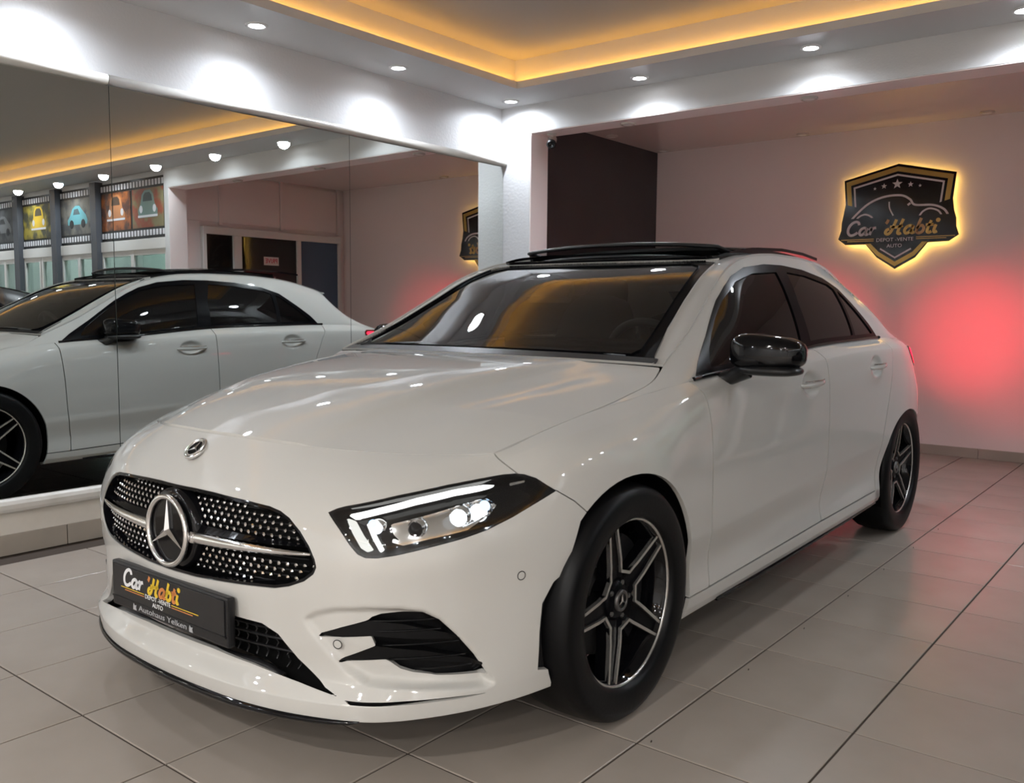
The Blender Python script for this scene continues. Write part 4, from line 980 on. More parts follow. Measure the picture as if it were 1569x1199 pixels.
for s in (1, -1):                                          # chrome wings either side of the star
    V = []; cols = np.linspace(.085, .476, 18)
    for S in cols:
        f = (S - .085) / .391; hh = .0125 * (1 - f) ** .7 + .0045; zc = .539 + .010 * f
        for a in range(10):
            th = 2 * PI * a / 10; p, n = OB(s * S, zc + math.sin(th) * hh, -.012 + math.cos(th) * .011); V.append(tuple(p))
    F = [(i * 10 + k, i * 10 + (k + 1) % 10, i * 10 + 10 + (k + 1) % 10, i * 10 + 10 + k) for i in range(17) for k in range(10)] + [tuple(range(10)), tuple(170 + k for k in range(10))]
    obj('chrome_wing', V, F if s == 1 else [f[::-1] for f in F], M['chrome'], grille, True)
    V = []
    for S in cols:
        f = (S - .085) / .391
        for dz, d in ((.014, -.010), (.032 - .012 * f, -.024), (.014, -.034)): V.append(tuple(OB(s * S, .540 + .010 * f + dz, d)[0]))
    F = [(i * 3 + k, i * 3 + (k + 1) % 3, i * 3 + 3 + (k + 1) % 3, i * 3 + 3 + k) for i in range(17) for k in range(3)]
    obj('wing_blade', V, F, M['gloss_black'], grille, False)
# star emblem
def star_emblem(parent, c, n, R, deep, name, mring, mdisc):
    n = Vector(n).normalized(); t = Vector((0, 1, 0)) - n * n.y; t.normalize(); u = n.cross(t); u = u if u.z > 0 else -u; c = Vector(c)
    ringp = [c + (t * math.cos(a) + u * math.sin(a)) * R for a in np.linspace(0, 2 * PI, 48, endpoint=False)]
    V, F = tube_vf(ringp, R * .085, 10, True, up=n); e = obj(name, V, F, mring, parent, True)
    V = [tuple(c - n * deep * .35)] + [tuple(c - n * deep * .35 + (t * math.cos(a) + u * math.sin(a)) * R) for a in np.linspace(0, 2 * PI, 48, endpoint=False)]
    obj('emblem_disc', V, [(0, 1 + k, 1 + (k + 1) % 48) for k in range(48)], mdisc, e)
    V, F = [], []
    for k in range(3):
        a = PI / 2 + k * 2 * PI / 3; d = t * math.cos(a) + u * math.sin(a); w = t * -math.sin(a) + u * math.cos(a); i = len(V)
        b = d * (-R * .01)
        V += [tuple(c + d * R * .97), tuple(c + w * R * .115 + d * R * .065), tuple(c - w * R * .115 + d * R * .065), tuple(c + n * deep * .55), tuple(c + d * R * .97 - n * deep * .3), tuple(c + w * R * .115 - n * deep * .3), tuple(c - w * R * .115 - n * deep * .3)]
        F += [(i, i + 3, i + 1), (i, i + 2, i + 3), (i, i + 1, i + 5, i + 4), (i, i + 4, i + 6, i + 2)]
    obj('three_pointed_star', V, F, mring, e)
    return e
V, F = lathe_vf([(.0001, .006), (.098, .006), (.106, 0), (.106, -.03)], 48, 'X', (.822, 0, .545)); obj('emblem_mount', V, F, M['gloss_black'], grille, True)
star_emblem(grille, (.842, 0, .545), (1, 0, .02), .087, .016, 'star_emblem', M['chrome'], M['gloss_black'])
pB, nB = Vector((.752, 0, .743)), Vector((.66, 0, .75))
bd = star_emblem(bonnet, pB + nB * .006, nB, .024, .006, 'bonnet_badge', M['chrome'], M['gloss_black'])
V, F = tube_vf([pB + (Vector((0, 1, 0)) * math.cos(a) + nB.cross(Vector((0, 1, 0))) * math.sin(a)) * .031 + nB * .003 for a in np.linspace(0, 2 * PI, 40, endpoint=False)], .005, 8, True, up=nB); obj('badge_ring', V, F, M['chrome'], bd, True)

# ---- lower intake, side intakes, slot, splitter
li = both('lower_intake', front.inside(P_LOW, .004).moved(-.06), M['deep_black'], 0)
lw = []
for z in (.285, .31, .335, .36):
    lw.append(tube_vf([OB(S_, z, -.045)[0] for S_ in np.linspace(-.44, .44, 30) if sd_poly(np.array([abs(S_)]), np.array([z]), P_LOW)[0] < .0], .004, 6))
for S_ in np.arange(-.40, .41, .035):
    zz = [z for z in np.linspace(.24, .37, 12) if sd_poly(np.array([abs(S_)]), np.array([z]), P_LOW)[0] < 0]
    if len(zz) > 2: lw.append(tube_vf([OB(S_ + (k % 2) * .008, z, -.047)[0] for k, z in enumerate(zz)], .0025, 5))
V, F = join(*lw); obj('intake_mesh', V, F, M['satin_black'], li, True)
V, F = tube_vf([OB(S_, .258 - .03 * max(0, abs(S_) - .30) / .2, -.018)[0] for S_ in np.linspace(-.385, .385, 31)], .010, 8); obj('intake_bar', V, F, M['satin_black'], li, True)
for s in (1, -1):
    sh_ = front.inside(P_SIDE, .004).moved(-.028); V, T = sh_.arrays(0); V, T = (V, T) if s == 1 else flipY(V, T); si = put('side_intake', V, T, M['intake_black'])
    for pf in ([(.487, .3575), (.55, .378), (.615, .397), (.70, .386), (.832, .350), (.834, .340), (.70, .351), (.62, .360), (.55, .3555)],
               [(.538, .2985), (.60, .322), (.631, .333), (.75, .316), (.888, .283), (.890, .274), (.75, .293), (.655, .2995)]):
        V, T = front.inside(pf).moved(.001).arrays(.024); V, T = (V, T) if s == 1 else flipY(V, T); put('intake_fin', V, T, M['intake_black'], si)
    for z in (.275, .30, .335, .37, .395):
        pts = [OB(s * S_, z, -.024)[0] for S_ in np.linspace(.60, .90, 20) if sd_poly(np.array([S_]), np.array([z]), P_SIDE)[0] < -.004]
        if len(pts) > 3: V, F = tube_vf(pts, .0025, 5); obj('intake_rib', V, F, M['intake_black'], si, True)
pair('bumper_slot', front.inside(P_SLOT, .004).moved(-.012), M['deep_black'], 0, (bumper, bumper))
spl = [OB.g[int(np.argmin(abs(OB.vs - 1.0))), int(S_ / PS[8] * 159)] for S_ in np.linspace(0, .60, 26)]
spl = [(p[0] + .004, -p[1], p[2]) for p in spl[::-1]] + [(p[0] + .004, p[1], p[2]) for p in spl[1:]]
mm = len(spl); V = []
for k, p in enumerate(spl):
    f = math.sin(PI * k / (mm - 1)) ** .35; h = .002 + .017 * f
    V += [(p[0] - .004, p[1], p[2] + .002), (p[0] + .005 * f, p[1], p[2] - h * .4), (p[0] - .002, p[1], p[2] - h), (p[0] - .004 - .06 * f, p[1] * .985, p[2] - h * .8)]
F = [(i * 4 + k, i * 4 + 4 + k, i * 4 + 4 + (k + 1) % 4, i * 4 + (k + 1) % 4) for i in range(mm - 1) for k in range(4)]
obj('front_splitter', V, F, M['gloss_black'], CAR, True)
for S, Z in ((.989, .480), (.540, .340)):
    for s in (1, -1):
        p, n = OB(s * S, Z, .0008); t = n.cross(Vector((0, 0, 1))).normalized(); u = t.cross(n)
        if S < .6: p = p - n * .006
        V, F = tube_vf([p + (t * math.cos(a) + u * math.sin(a)) * .0105 for a in np.linspace(0, 2 * PI, 24, endpoint=False)], .0011, 6, True, up=n); sn = obj('parking_sensor', V, F, M['satin_black'], bumper, True)
        V, F = [tuple(p + n * .0006)] + [tuple(p + (t * math.cos(a) + u * math.sin(a)) * .0095) for a in np.linspace(0, 2 * PI, 24, endpoint=False)], [(0, 1 + k, 1 + (k + 1) % 24) for k in range(24)]
        obj('sensor_face', V, F, M['paint'], sn)

# ---- number plate holder with its lettering
PX = .850; pl = obj('number_plate', *box_vf(PX - .022, PX, -.268, .268, .300, .424, .006), M['satin_black'], CAR)
M['plate_face'] = mat('plate_face', (.014, .014, .015), .22); M['yellow'] = mat('letter_yellow', (.75, .50, .03), .4); M['orange'] = mat('letter_orange', (.62, .22, .06), .4); M['cream'] = mat('letter_cream', (.72, .62, .35), .4); M['letter_white'] = mat('letter_white', (.82, .82, .82), .4); M['letter_grey'] = mat('letter_grey', (.42, .42, .43), .4)
obj('plate_face', *box_vf(PX, PX + .003, -.257, .257, .329, .417, .001), M['plate_face'], pl)
PA = ((0, 1, 0), (0, 0, 1), (1, 0, 0)); XF = PX + .003
script_word('Car', (XF, -.205, .366), *PA, .047, .0088, .0008, M['letter_white'], pl, widths=1.22)
script_word("'Habti", (XF, -.085, .366), *PA, .047, .0090, .0008, [M['orange'], M['yellow'], M['orange'], M['yellow'], M['orange'], M['yellow']], pl, widths=1.15)
for body, z, w, h in (('DEPOT -VENTE', .3555, .120, .0165), ('AUTO', .3390, .050, .0165)):
    tv, tf = text_vf(body, h, (XF, -.035, z), *PA, .0006, width=w); obj('lettering', tv, tf, M['letter_white'], pl)
for y0, y1, z, mm_ in ((-.215, -.100, .3585, 'yellow'), (-.195, -.100, .3525, 'orange'), (.030, .150, .3565, 'yellow'), (.030, .125, .3505, 'orange')):
    obj('underline', *box_vf(XF, XF + .0006, y0, y1, z, z + .0022), M[mm_], pl)
tv, tf = text_vf('Autohaus Yelken', .021, (PX + .0002, -.02, .3145), *PA, .0008, width=.225); obj('dealer_lettering', tv, tf, M['letter_grey'], pl)
for y in (-.152, .112):
    V, F = prism_vf([(y - .008, .306), (y + .008, .306), (y + .005, .314), (y + .008, .320), (y - .002, .318), (y - .006, .324), (y - .008, .316)], (PX + .0002, 0, 0), *PA, .0008); obj('dealer_mark', V, F, M['letter_grey'], pl)
obj('plate_lip', *box_vf(PX - .01, PX + .004, -.262, .262, .325, .329), M['satin_black'], pl)

# ---- headlights
P_DRL = [(.556, .646), (.637, .664), (.737, .684), (.842, .698), (.922, .7025), (.958, .699), (.91, .6925), (.839, .687), (.735, .672), (.638, .652), (.575, .637)]
P_DRL_V = [(.552, .639), (.577, .633), (.600, .600), (.628, .566), (.612, .5625), (.596, .571), (.572, .605)]
P_DRL2 = [(.606, .628), (.616, .631), (.634, .600), (.655, .567), (.645, .5615), (.624, .594)]
P_HOUSE = [(.668, .628), (.78, .650), (.867, .668), (.925, .675), (.949, .656), (.926, .634), (.859, .607), (.762, .594), (.694, .586), (.676, .604)]
def off_sheet(poly, d, grow=0.): return front.inside(poly, grow).moved(d)
for s in (1, -1):
    fx = (lambda V, T: (V, T)) if s == 1 else flipY
    V, T = front.inside(P_LAMP, .003).moved(-.055).arrays(0); hl = put('headlight', *fx(V, T), M['gloss_black'])
    V, T = front.inside(P_LAMP, .0).outside(P_LAMP, -.006).moved(-.002).arrays(.055); put('lamp_surround', *fx(V, T), M['gloss_black'], hl)
    V, T = front.inside(P_DRL).moved(-.018).arrays(.010); put('daytime_light', *fx(V, T), M['drl'], hl)
    V, T = front.inside(P_DRL_V).moved(-.018).arrays(.010); put('daytime_light_guide', *fx(V, T), M['drl_dim'], hl)
    V, T = front.inside(P_DRL2).moved(-.018).arrays(.010); put('daytime_light_inner', *fx(V, T), M['drl'], hl)
    V, T = front.inside(P_HOUSE).moved(-.045).arrays(-.018); hh = put('projector_housing', *fx(V, T), M['chrome'], hl)
    for S, Z, r, mm_, nm in ((.905, .645, .026, 'beam_lamp', 'main_beam'), (.850, .638, .024, 'beam_lamp', 'main_beam'), (.735, .617, .020, 'lens', 'dipped_beam'), (.632, .624, .017, 'beam_lamp', 'side_beam')):
        p, n = OB(s * S, Z, -.040); n = Vector((.88, .47 * s, 0)); t = n.cross(Vector((0, 0, 1))).normalized(); u = t.cross(n)
        prof = [(0, .018), (.5, .015), (.85, .007), (1.0, 0), (1.12, 0), (1.12, -.02)]; V = []; F = []
        for a in range(20):
            th = a * PI / 10
            for q_, h in prof: V.append(tuple(p + (t * math.cos(th) + u * math.sin(th)) * r * max(q_, .001) + n * h))
        for a in range(20):
            b = (a + 1) % 20
            for k in range(5): F.append((a * 6 + k, b * 6 + k, b * 6 + k + 1, a * 6 + k + 1))
        pj = obj(nm, V, F, M['chrome'], hl, True)
        V = []; F = []
        for a in range(20):
            th = a * PI / 10
            for q_, h in ((.001, .020), (.5, .017), (.86, .009)): V.append(tuple(p + (t * math.cos(th) + u * math.sin(th)) * r * q_ + n * h))
        for a in range(20):
            b = (a + 1) % 20
            for k in range(2): F.append((a * 3 + k, b * 3 + k, b * 3 + k + 1, a * 3 + k + 1))
        obj('bulb_glow' if mm_ != 'lens' else 'bulb_lens', V, F, M[mm_] if mm_ != 'lens' else M['gloss_black'], hl, True)
    for S, Z, r in ((.912, .655, .014), (.622, .628, .010)):
        p, n = OB(s * S, Z, -.018); t = n.cross(Vector((0, 0, 1))).normalized(); u = t.cross(n)
        V = [tuple(p)] + [tuple(p + (t * math.cos(a) + u * math.sin(a)) * r) for a in np.linspace(0, 2 * PI, 16, endpoint=False)]; obj('blue_accent', V, [(0, 1 + k, 1 + (k + 1) % 16) for k in range(16)], M['blue_lamp'], hl)
    V, T = front.inside([(.675, .594), (.70, .588), (.762, .600), (.86, .612), (.93, .640), (.92, .632), (.86, .603), (.762, .589), (.70, .577), (.672, .585)]).moved(-.022).arrays(.012); put('reflector_lip', *fx(V, T), M['chrome'], hl)
    V, T = front.inside([(.988, .700), (1.030, .704), (1.030, .699), (.988, .694)]).moved(-.015).arrays(.004); put('side_marker', *fx(V, T), M['silver'], hl)
    V, T = front.inside(P_LAMP, -.001).moved(-.001).arrays(0); put('lens_cover', *fx(V, T), M['lens'], hl)

# ---- black wheel-arch liners, underbody
for cx, cz, r, rz, y0 in ((-.005, .330, .362, .362, .40), (-2.70, .312, .352, .332, .42)):
    for s in (1, -1):
        V = []; F = []
        an = np.linspace(-PI * .13, PI * 1.13, 40)
        for y in (y0, .60, .80, .862):
            for a in an:
                x = cx + r * math.cos(a); lim = float(np.interp(x, PLAN[:17, 0][::-1], PLAN[:17, 1][::-1])) - .028
                V.append((x, s * min(y, lim - (.012 if y < .85 else 0)), cz + rz * math.sin(a)))
        n = len(an)
        for j in range(3):
            for i in range(n - 1): F.append((j * n + i, j * n + i + 1, (j + 1) * n + i + 1, (j + 1) * n + i))
        F.append(tuple(range(n)))
        obj('arch_liner', V, F, M['deep_black'], CAR, False)
for s in (1, -1):
    V = []; F = []
    for z in np.linspace(.225, .48, 12):
        for S in np.linspace(1.02, 1.19, 6): V.append(tuple(OB(s * S, z, -.020 - .25 * max(0, S - 1.09))[0]))
    F = [(i * 6 + j, i * 6 + j + 1, i * 6 + 7 + j, i * 6 + 6 + j) for i in range(11) for j in range(5)]
    obj('air_curtain_vent', V, F if s == 1 else [f[::-1] for f in F], M['satin_black'], CAR, True)
obj('underbody', *box_vf(-3.1, .40, -.62, .62, .20, .23), M['deep_black'], CAR)
for s in (1, -1): obj('sill_underside', *box_vf(-2.25, -.36, s * .60 - .16 * (s < 0) , s * .60 + .16 * (s > 0), .185, .215), M['satin_black'], CAR)
V, F = [], []
for s in (1, -1):
    V = []
    for x in np.linspace(-.55, -2.25, 16):
        zz = float(np.interp(-x, (.4, .9, 2.05, 2.4), (.19, .199, .225, .23))); f = math.sin(PI * (x + .55) / -1.7) ** .4
        V += [(x, s * .862, zz + .012), (x, s * (.872 + .008 * f), zz - .004), (x, s * .86, zz - .014 * f - .004), (x, s * .80, zz - .012)]
    F = [(i * 4 + k, i * 4 + 4 + k, i * 4 + 4 + (k + 1) % 4, i * 4 + (k + 1) % 4) for i in range(15) for k in range(4)]
    obj('sill_blade', V, F, M['gloss_black'], CAR, True)

# ---- wheels
def make_wheel():
    """wheel in its own frame, axle along Y, outer face at +Y"""
    R = .332
    prof = [(.236, .085), (.240, .098), (.252, .103), (.275, .106), (.300, .1065), (.317, .102), (.327, .090), (.332, .068), (.3335, .04), (.3335, -.04), (.328, -.080), (.312, -.102), (.270, -.108), (.238, -.095)]
    V, F = lathe_vf([(r, h) for r, h in prof], 72, 'Y'); parts = [('tyre', V, [f[::-1] for f in F], 'rubber', True)]
    V, F = lathe_vf([(.232, -.09), (.215, -.07), (.205, .03), (.222, .075), (.229, .083)], 64, 'Y'); barrel = (V, [f[::-1] for f in F])
    V, F = lathe_vf([(.229, .083), (.2315, .0875), (.2375, .0875), (.239, .083)], 72, 'Y'); parts.append(('rim_ring', V, [f[::-1] for f in F], 'silver', True))
    V, F = lathe_vf([(.0001, .0), (.165, .0), (.165, -.02), (.0001, -.02)], 48, 'Y'); parts.append(('brake_disc', V, [f[::-1] for f in F], 'disc', True))
    V, F = prism_vf([(.10 * math.cos(a), .10 * math.sin(a)) for a in np.linspace(PI * .62, PI * 1.30, 14)] + [(.185 * math.cos(a), .185 * math.sin(a)) for a in np.linspace(PI * 1.30, PI * .62, 14)], (0, -.03, 0), (1, 0, 0), (0, 0, 1), (0, 1, 0), .055)
    parts.append(('brake_caliper', V, [f[::-1] for f in F], 'satin_black', False))
    half_in, half_out, r0, r1 = .052, .0235, .066, .231
    for k in range(5):
        a0 = k * 2 * PI / 5
        def W(u, v, h): return (u * math.cos(a0) - v * math.sin(a0), h, u * math.sin(a0) + v * math.cos(a0))
        us_ = np.linspace(.045, r1, 9); f_ = lambda u: np.interp(u, (.045, .085, r1), (.040, .034, half_out)); hgt = lambda u: float(np.interp(u, (.045, .12, r1), (.058, .072, .0835)))
        V = []
        for u in us_:
            h = hgt(u); w = float(f_(u)); V += [W(u, -w, h - .004), W(u, -w * .52, h - .011), W(u, w * .52, h - .011), W(u, w, h - .004), W(u, w * .8, h - .050), W(u, -w * .8, h - .050)]
        n = 6; F = [(i * n + q, i * n + (q + 1) % n, i * n + n + (q + 1) % n, i * n + n + q) for i in range(8) for q in range(n)]
        parts.append(('spoke', V, F, 'trim_black', False))
        # machined edges: from the rim along one spoke, round the crotch, out along the next
        a1 = a0 + 2 * PI / 5; half = PI / 5; e = []
        for u in np.linspace(r1, .10, 7): e.append((u, float(f_(u)), 0))
        path = [np.array(W(u, v - .0045, hgt(u) - .0015)) for u, v, _ in e]
        bis = a0 + half; path.append(np.array((.084 * math.cos(bis - .28), hgt(.085) - .0015, .084 * math.sin(bis - .28)))); path.append(np.array((.084 * math.cos(bis + .28), hgt(.085) - .0015, .084 * math.sin(bis + .28))))
        def W1(u, v, h): return np.array((u * math.cos(a1) - v * math.sin(a1), h, u * math.sin(a1) + v * math.cos(a1)))
        for u, v, _ in e[::-1]: path.append(W1(u, -(v - .0045), hgt(u) - .0015))
        V = []; m_ = len(path)
        for i, p in enumerate(path):
            d = path[min(i + 1, m_ - 1)] - path[max(i - 1, 0)]; d[1] = 0; d /= np.linalg.norm(d); q = np.array((-d[2], 0, d[0])); wd = .0045 if 1 < i < m_ - 2 else .0040
            V += [p + q * wd + (0, .0, 0), p - q * wd, p - q * wd - (0, .012, 0), p + q * wd - (0, .012, 0)]
        F = [(i * 4 + q, i * 4 + (q + 1) % 4, i * 4 + 4 + (q + 1) % 4, i * 4 + 4 + q) for i in range(m_ - 1) for q in range(4)] + [(0, 1, 2, 3)]
        parts.append(('spoke_edge', V, F, 'silver', False))
    V, F = lathe_vf([(.0001, .062), (.045, .060), (.058, .052), (.062, .02), (.062, 0)], 32, 'Y'); parts.append(('hub', V, [f[::-1] for f in F], 'trim_black', True))
    V, F = lathe_vf([(.0001, .066), (.020, .0665), (.021, .068)], 32, 'Y'); parts.append(('hub_cap', V, [f[::-1] for f in F], 'gloss_black', True))
    V, F = lathe_vf([(.021, .064), (.0215, .069), (.026, .070), (.0305, .068), (.031, .06)], 32, 'Y'); parts.append(('cap_ring', V, [f[::-1] for f in F], 'disc', True))
    V, F = [], []
    for k in range(3):
        a = PI / 2 + k * 2 * PI / 3; i = len(V); d = np.array((math.cos(a), 0, math.sin(a))); w = np.array((-math.sin(a), 0, math.cos(a))); R_ = .020
        V += [d * R_ + (0, .068, 0), w * .0032 + d * .002 + (0, .068, 0), -w * .0032 + d * .002 + (0, .068, 0), np.array((0, .071, 0))]; F += [(i, i + 3, i + 1), (i, i + 2, i + 3), (i, i + 1, i + 2)]
    parts.append(('cap_star', V, F, 'silver', False))
    for k in range(5):
        a = k * 2 * PI / 5 + PI / 5; c = (.050 * math.cos(a), .057, .050 * math.sin(a)); V, F = lathe_vf([(.0001, .004), (.007, .004), (.008, 0)], 6, 'Y', c); parts.append(('wheel_bolt', V, [f[::-1] for f in F], 'disc', False))
    return barrel, parts
barrel, wparts = make_wheel()
bme = mesh_from('wheel', *barrel, True); bme.materials.append(M['gloss_black'])
wmesh = []
for nm, V, F, mm_, sm in wparts:
    me = mesh_from(nm, V, F, sm); me.materials.append(M[mm_]); wmesh.append((nm, me))
for x, yc, s, rot in ((0, .777, 1, .02), (0, .777, -1, .62), (-2.729, .766, 1, -.28), (-2.729, .766, -1, .2)):
    w = bpy.data.objects.new('wheel', bme); COL.objects.link(w); w.parent = CAR; w.location = (x, s * yc, .3237); w.scale = (.975, 1, .975); w.rotation_euler = (0, rot, 0 if s == 1 else PI)
    for nm, me in wmesh:
        c = bpy.data.objects.new(nm, me); COL.objects.link(c); c.parent = w

# ---- door mirrors
def superball(cx, cy, cz, a, b, c, n=18, m_=28, e=.72, shape=None):
    V, F = [], []
    pw_ = lambda v, q: math.copysign(abs(v) ** q, v)
    for i in range(n + 1):
        ph = -PI / 2 + PI * i / n
        for j in range(m_):
            th = 2 * PI * j / m_; x = pw_(math.cos(ph), e) * pw_(math.cos(th), e); y = pw_(math.cos(ph), e) * pw_(math.sin(th), e); z = pw_(math.sin(ph), e)
            p = (x, y, z) if shape is None else shape(x, y, z)
            V.append((cx + a * p[0], cy + b * p[1], cz + c * p[2]))
    for i in range(n):
        for j in range(m_): k = (j + 1) % m_; F.append((i * m_ + j, i * m_ + k, (i + 1) * m_ + k, (i + 1) * m_ + j))
    return V, F
def shp(x, y, z):                                          # crown flattened behind, taller inboard, tapering outboard
    t = (y + 1) / 2; zz = z * (1.0 - .22 * t if z > 0 else .82 - .10 * t) + (.10 * (1 - t) if z > 0 else 0)
    return (x if x > 0 else x * .45) * (1 - .18 * t) - .25 * t, y, zz
for s in (1, -1):
    piv = Vector((-.70, .865, 0)); fold = 0. if s == 1 else 1.28         # the far mirror is folded in
    def place(P):
        out = []
        for x, y, z in P:
            d = Vector((x + .665 - .0, y - .885, 0)); d.rotate(Matrix.Rotation(fold, 3, 'Z').to_euler()); out.append((-.665 - (.085 if fold else 0) + d.x, s * (.885 - (.045 if fold else 0) + d.y), z))
        return out
    fl = (lambda F: F) if s == 1 else (lambda F: [f[::-1] for f in F])
    V, F = superball(-.665, .965, .980, .085, .115, .066, e=.60, shape=shp); mo = obj('door_mirror', place(V), fl(F), M['gloss_black'], CAR, True)
    V, F = superball(-.663, .970, .929, .070, .106, .018, 10, 24); obj('mirror_base', place(V), fl(F), M['satin_black'], mo, True)
    V, F = tube_vf([(-.63 - .07 * (s < 0), s * .80, .893), (-.635 - .09 * (s < 0), s * .85, .900), (-.645 - .13 * (s < 0), s * .905 if s == 1 else s * .86, .930)], [.020, .024, .030], 12, sx=1.25); obj('mirror_stalk', V, F, M['satin_black'], mo, True)
    obj('mirror_glass', place([(-.707, .875, .945), (-.725, 1.05, .950), (-.725, 1.045, 1.015), (-.707, .875, 1.025)]), [(0, 1, 2, 3)], M['mirror'], mo)
# ---- door handles
class OnSide:
    def __init__(s): s.us = np.linspace(PS[8], PS[15], 200); s.vs = np.linspace(3, len(ROWS), 100); s.g = wrap_patch(s.us, s.vs)
    def __call__(s, S, Z, d=0.):
        i = int(np.clip((S - PS[8]) / (PS[15] - PS[8]) * 199, 0, 199)); c = s.g[:, i]; y = float(np.interp(Z, c[:, 2], c[:, 1])); x = float(np.interp(Z, c[:, 2], c[:, 0])); return (x, y + d, Z)
OSD = OnSide()
for (hs, hz), owner in zip(HANDLES, ((fd_L, fd_R), (rd_L, rd_R))):
    for s, ow in zip((1, -1), owner):
        V = []; n = 16
        for k in range(n):
            f = k / (n - 1); S = hs - .112 + .222 * f; bow = .010 + .016 * math.sin(PI * f) ** .6; h = .0125 * math.sin(PI * (.08 + .84 * f)) ** .5
            if k == 0 or k == n - 1: bow = .0; 
            p = OSD(S, hz - .004 + .006 * f, 0)
            for dz, dy in ((h, bow - .004), (h * .3, bow + .002), (-h * .6, bow), (-h, bow - .008), (0, bow - .014)): V.append((p[0], s * (p[1] + dy), p[2] + dz))
        F = [(i * 5 + q, i * 5 + (q + 1) % 5, i * 5 + 5 + (q + 1) % 5, i * 5 + 5 + q) for i in range(n - 1) for q in range(5)] + [tuple(range(5)), tuple((n - 1) * 5 + q for q in range(5))]
        hd = obj('door_handle', V, F if s == 1 else [f[::-1] for f in F], M['paint'], ow, True)
        V, F = tube_vf([(OSD(hs - .09 + .18 * f, hz)[0], s * (OSD(hs - .09 + .18 * f, hz)[1] + .012 + .014 * math.sin(PI * f) ** .6), hz + .0125) for f in np.linspace(0, 1, 10)], .0028, 6); obj('handle_strip', V, F, M['chrome'], ow, True)
# ---- cowl, wipers
both('cowl_panel', TOPS.inside([(tg[3], -.2), (tg[3] + .05, -.2), (tg[3] + .04, .97), (tg[3], .97)]).moved(-.006), M['satin_black'], 0)
for y0, y1, x0, x1 in ((-.10, .60, -.33, -.40), (-.62, .06, -.39, -.33)):
    V, F = tube_vf([(x0, y0, .972), ((x0 + x1) / 2 - .01, (y0 + y1) / 2, .985), (x1, y1, .968)], .006, 6); obj('wiper', V, F, M['satin_black'], CAR, True)

# ---- interior
obj('cabin_floor', *box_vf(-2.9, -.35, -.70, .70, .24, .28), M['deep_black'], CAR)
V = []; F = []
for y in np.linspace(-.68, .68, 13): V += [(-.36, y, .90), (-.48, y, .955), (-.72, y, .945), (-.84, y, .88), (-.86, y, .62)]
F = [(i * 5 + q, i * 5 + 5 + q, i * 5 + 6 + q, i * 5 + 1 + q) for i in range(12) for q in range(4)]
dash = obj('dashboard', V, F, M['dash'], CAR, True)
obj('display_screen', *box_vf(-.80, -.785, -.20, .55, .93, 1.01, .004), M['gloss_black'], dash)
c = Vector((-.98, .37, .90)); ax = Vector((-.92, 0, .38)).normalized(); t = Vector((0, 1, 0)); u = ax.cross(t)
V, F = tube_vf([c + (t * math.cos(a) + u * math.sin(a)) * .185 for a in np.linspace(0, 2 * PI, 40, endpoint=False)], .016, 10, True, up=ax); sw = obj('steering_wheel', V, F, mat('wheel_leather', (.05, .05, .05), .35), CAR, True)
for a in (0, PI, -PI / 2): V, F = tube_vf([c + (t * math.cos(a) + u * math.sin(a)) * .175, c + ax * -.02], .018, 8, sx=1.3); obj('wheel_spoke', V, F, M['satin_black'], sw, True)
V, F = superball(c.x + .01, c.y, c.z, .03, .07, .06, 10, 16); obj('wheel_hub', V, F, M['satin_black'], sw, True)
for y in (.37, -.37):
    V, F = superball(-1.42, y, .52, .26, .25, .09, 12, 20, .5); st = obj('front_seat', V, F, M['trim_fabric'], CAR, True)
    V, F = superball(0, 0, 0, .08, .24, .33, 12, 20, .5); V = [(-1.70 + x - .22 * z, y + yy * (1 - .25 * max(0, z / .33)), .86 + z) for x, yy, z in V]; obj('backrest', V, F, M['trim_fabric'], st, True)
    V, F = superball(-1.80, y, 1.20, .05, .13, .075, 10, 16, .5); obj('headrest', V, F, M['trim_fabric'], st, True)
V, F = superball(0, 0, 0, .10, .62, .32, 12, 24, .45); obj('rear_bench', [(-2.55 + x - .2 * z, y, .80 + z) for x, y, z in V], F, M['trim_fabric'], CAR, True)
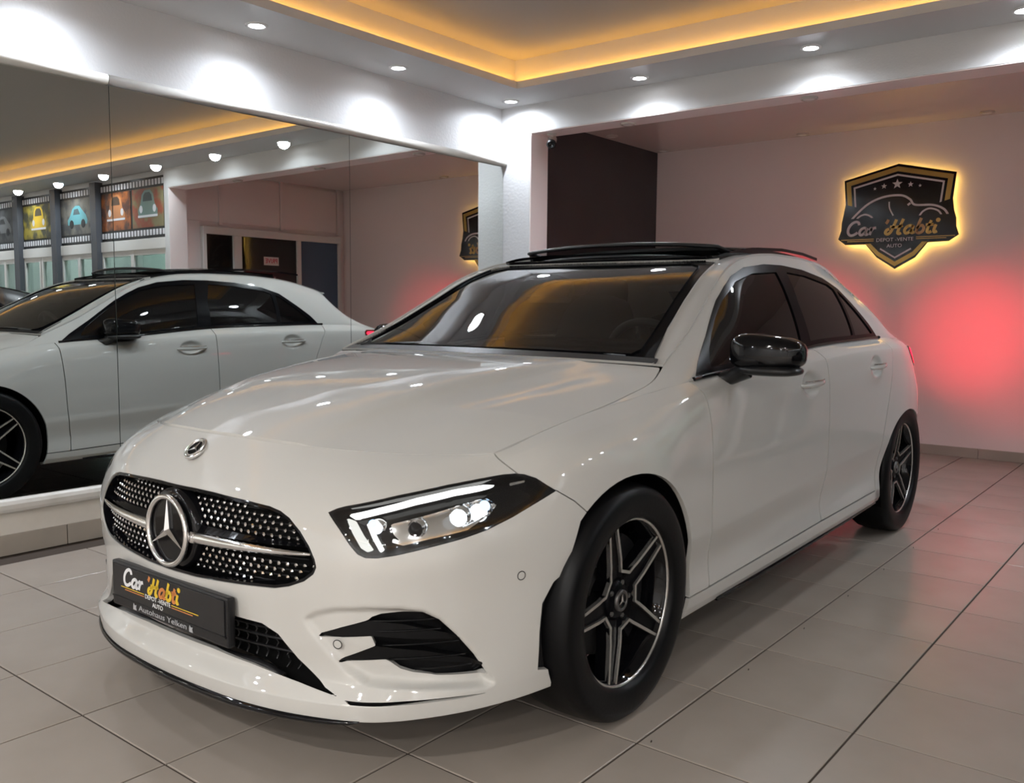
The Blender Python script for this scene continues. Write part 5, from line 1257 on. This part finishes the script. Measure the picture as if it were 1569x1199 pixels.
V, F = superball(-.93, 0, 1.205, .015, .115, .034, 10, 20, .6); rm = obj('rear_view_mirror', V, F, M['satin_black'], CAR, True)
V, F = prism_vf([(-.10, 0), (.10, 0), (.07, .10), (-.07, .10)], (-.80, 0, 1.165), (0, 1, 0), (-.80, 0, .55), (-.5, 0, -.8), .03); obj('sensor_box', V, F, M['satin_black'], rm)
for s in (1, -1):                                          # dark lining of the cabin sides and roof
    V = [(-.5, s * .74, .30), (-2.7, s * .74, .30), (-2.7, s * .74, .96), (-.5, s * .76, .86)]; obj('door_lining', V, [(0, 1, 2, 3)], M['deep_black'], CAR)

# ================================================================ a black car further along, seen only in the mirror
BLACK = empty('car', (2.98, -.78, 0), -PI / 2); tag(BLACK, 'black hatchback parked beside the shopfront, glimpsed at the edge of the mirror', 'car')
keep = {'front_bumper', 'front_wing', 'front_door', 'rear_door', 'side_sill', 'rear_quarter', 'rear_bumper', 'tailgate_panel', 'gap_shade_sheet', 'bonnet', 'roof_side', 'window_trim', 'belt_trim', 'windscreen', 'windscreen_border',
        'roof_glass', 'roof', 'rear_window', 'roof_spoiler', 'grille', 'lower_intake', 'side_intake', 'headlight', 'wheel', 'arch_liner', 'underbody', 'door_mirror', 'tail_light', 'front_seat', 'dashboard', 'rear_bench', 'cabin_floor', 'door_lining'}
skip_sub = {'daytime_light', 'daytime_light_guide', 'daytime_light_inner', 'main_beam', 'bulb_glow', 'blue_accent', 'light_band', 'grille_pins'}
M['black_paint'] = mat('black_paint', (.010, .010, .011), .25, coat=1.0, coat_rough=.02)
def copy_part(o, parent):
    if o.type == 'LIGHT': return
    base = o.name.split('.')[0]
    if parent is BLACK and base not in keep or base in skip_sub: return
    n_ = o.copy(); COL.objects.link(n_); n_.parent = parent
    if o.type == 'MESH' and o.data.materials and o.data.materials[0] in (M['paint'],):
        n_.material_slots[0].link = 'OBJECT'; n_.material_slots[0].material = M['black_paint']
    for ch in o.children: copy_part(ch, n_)
for ch in list(CAR.children): copy_part(ch, BLACK)
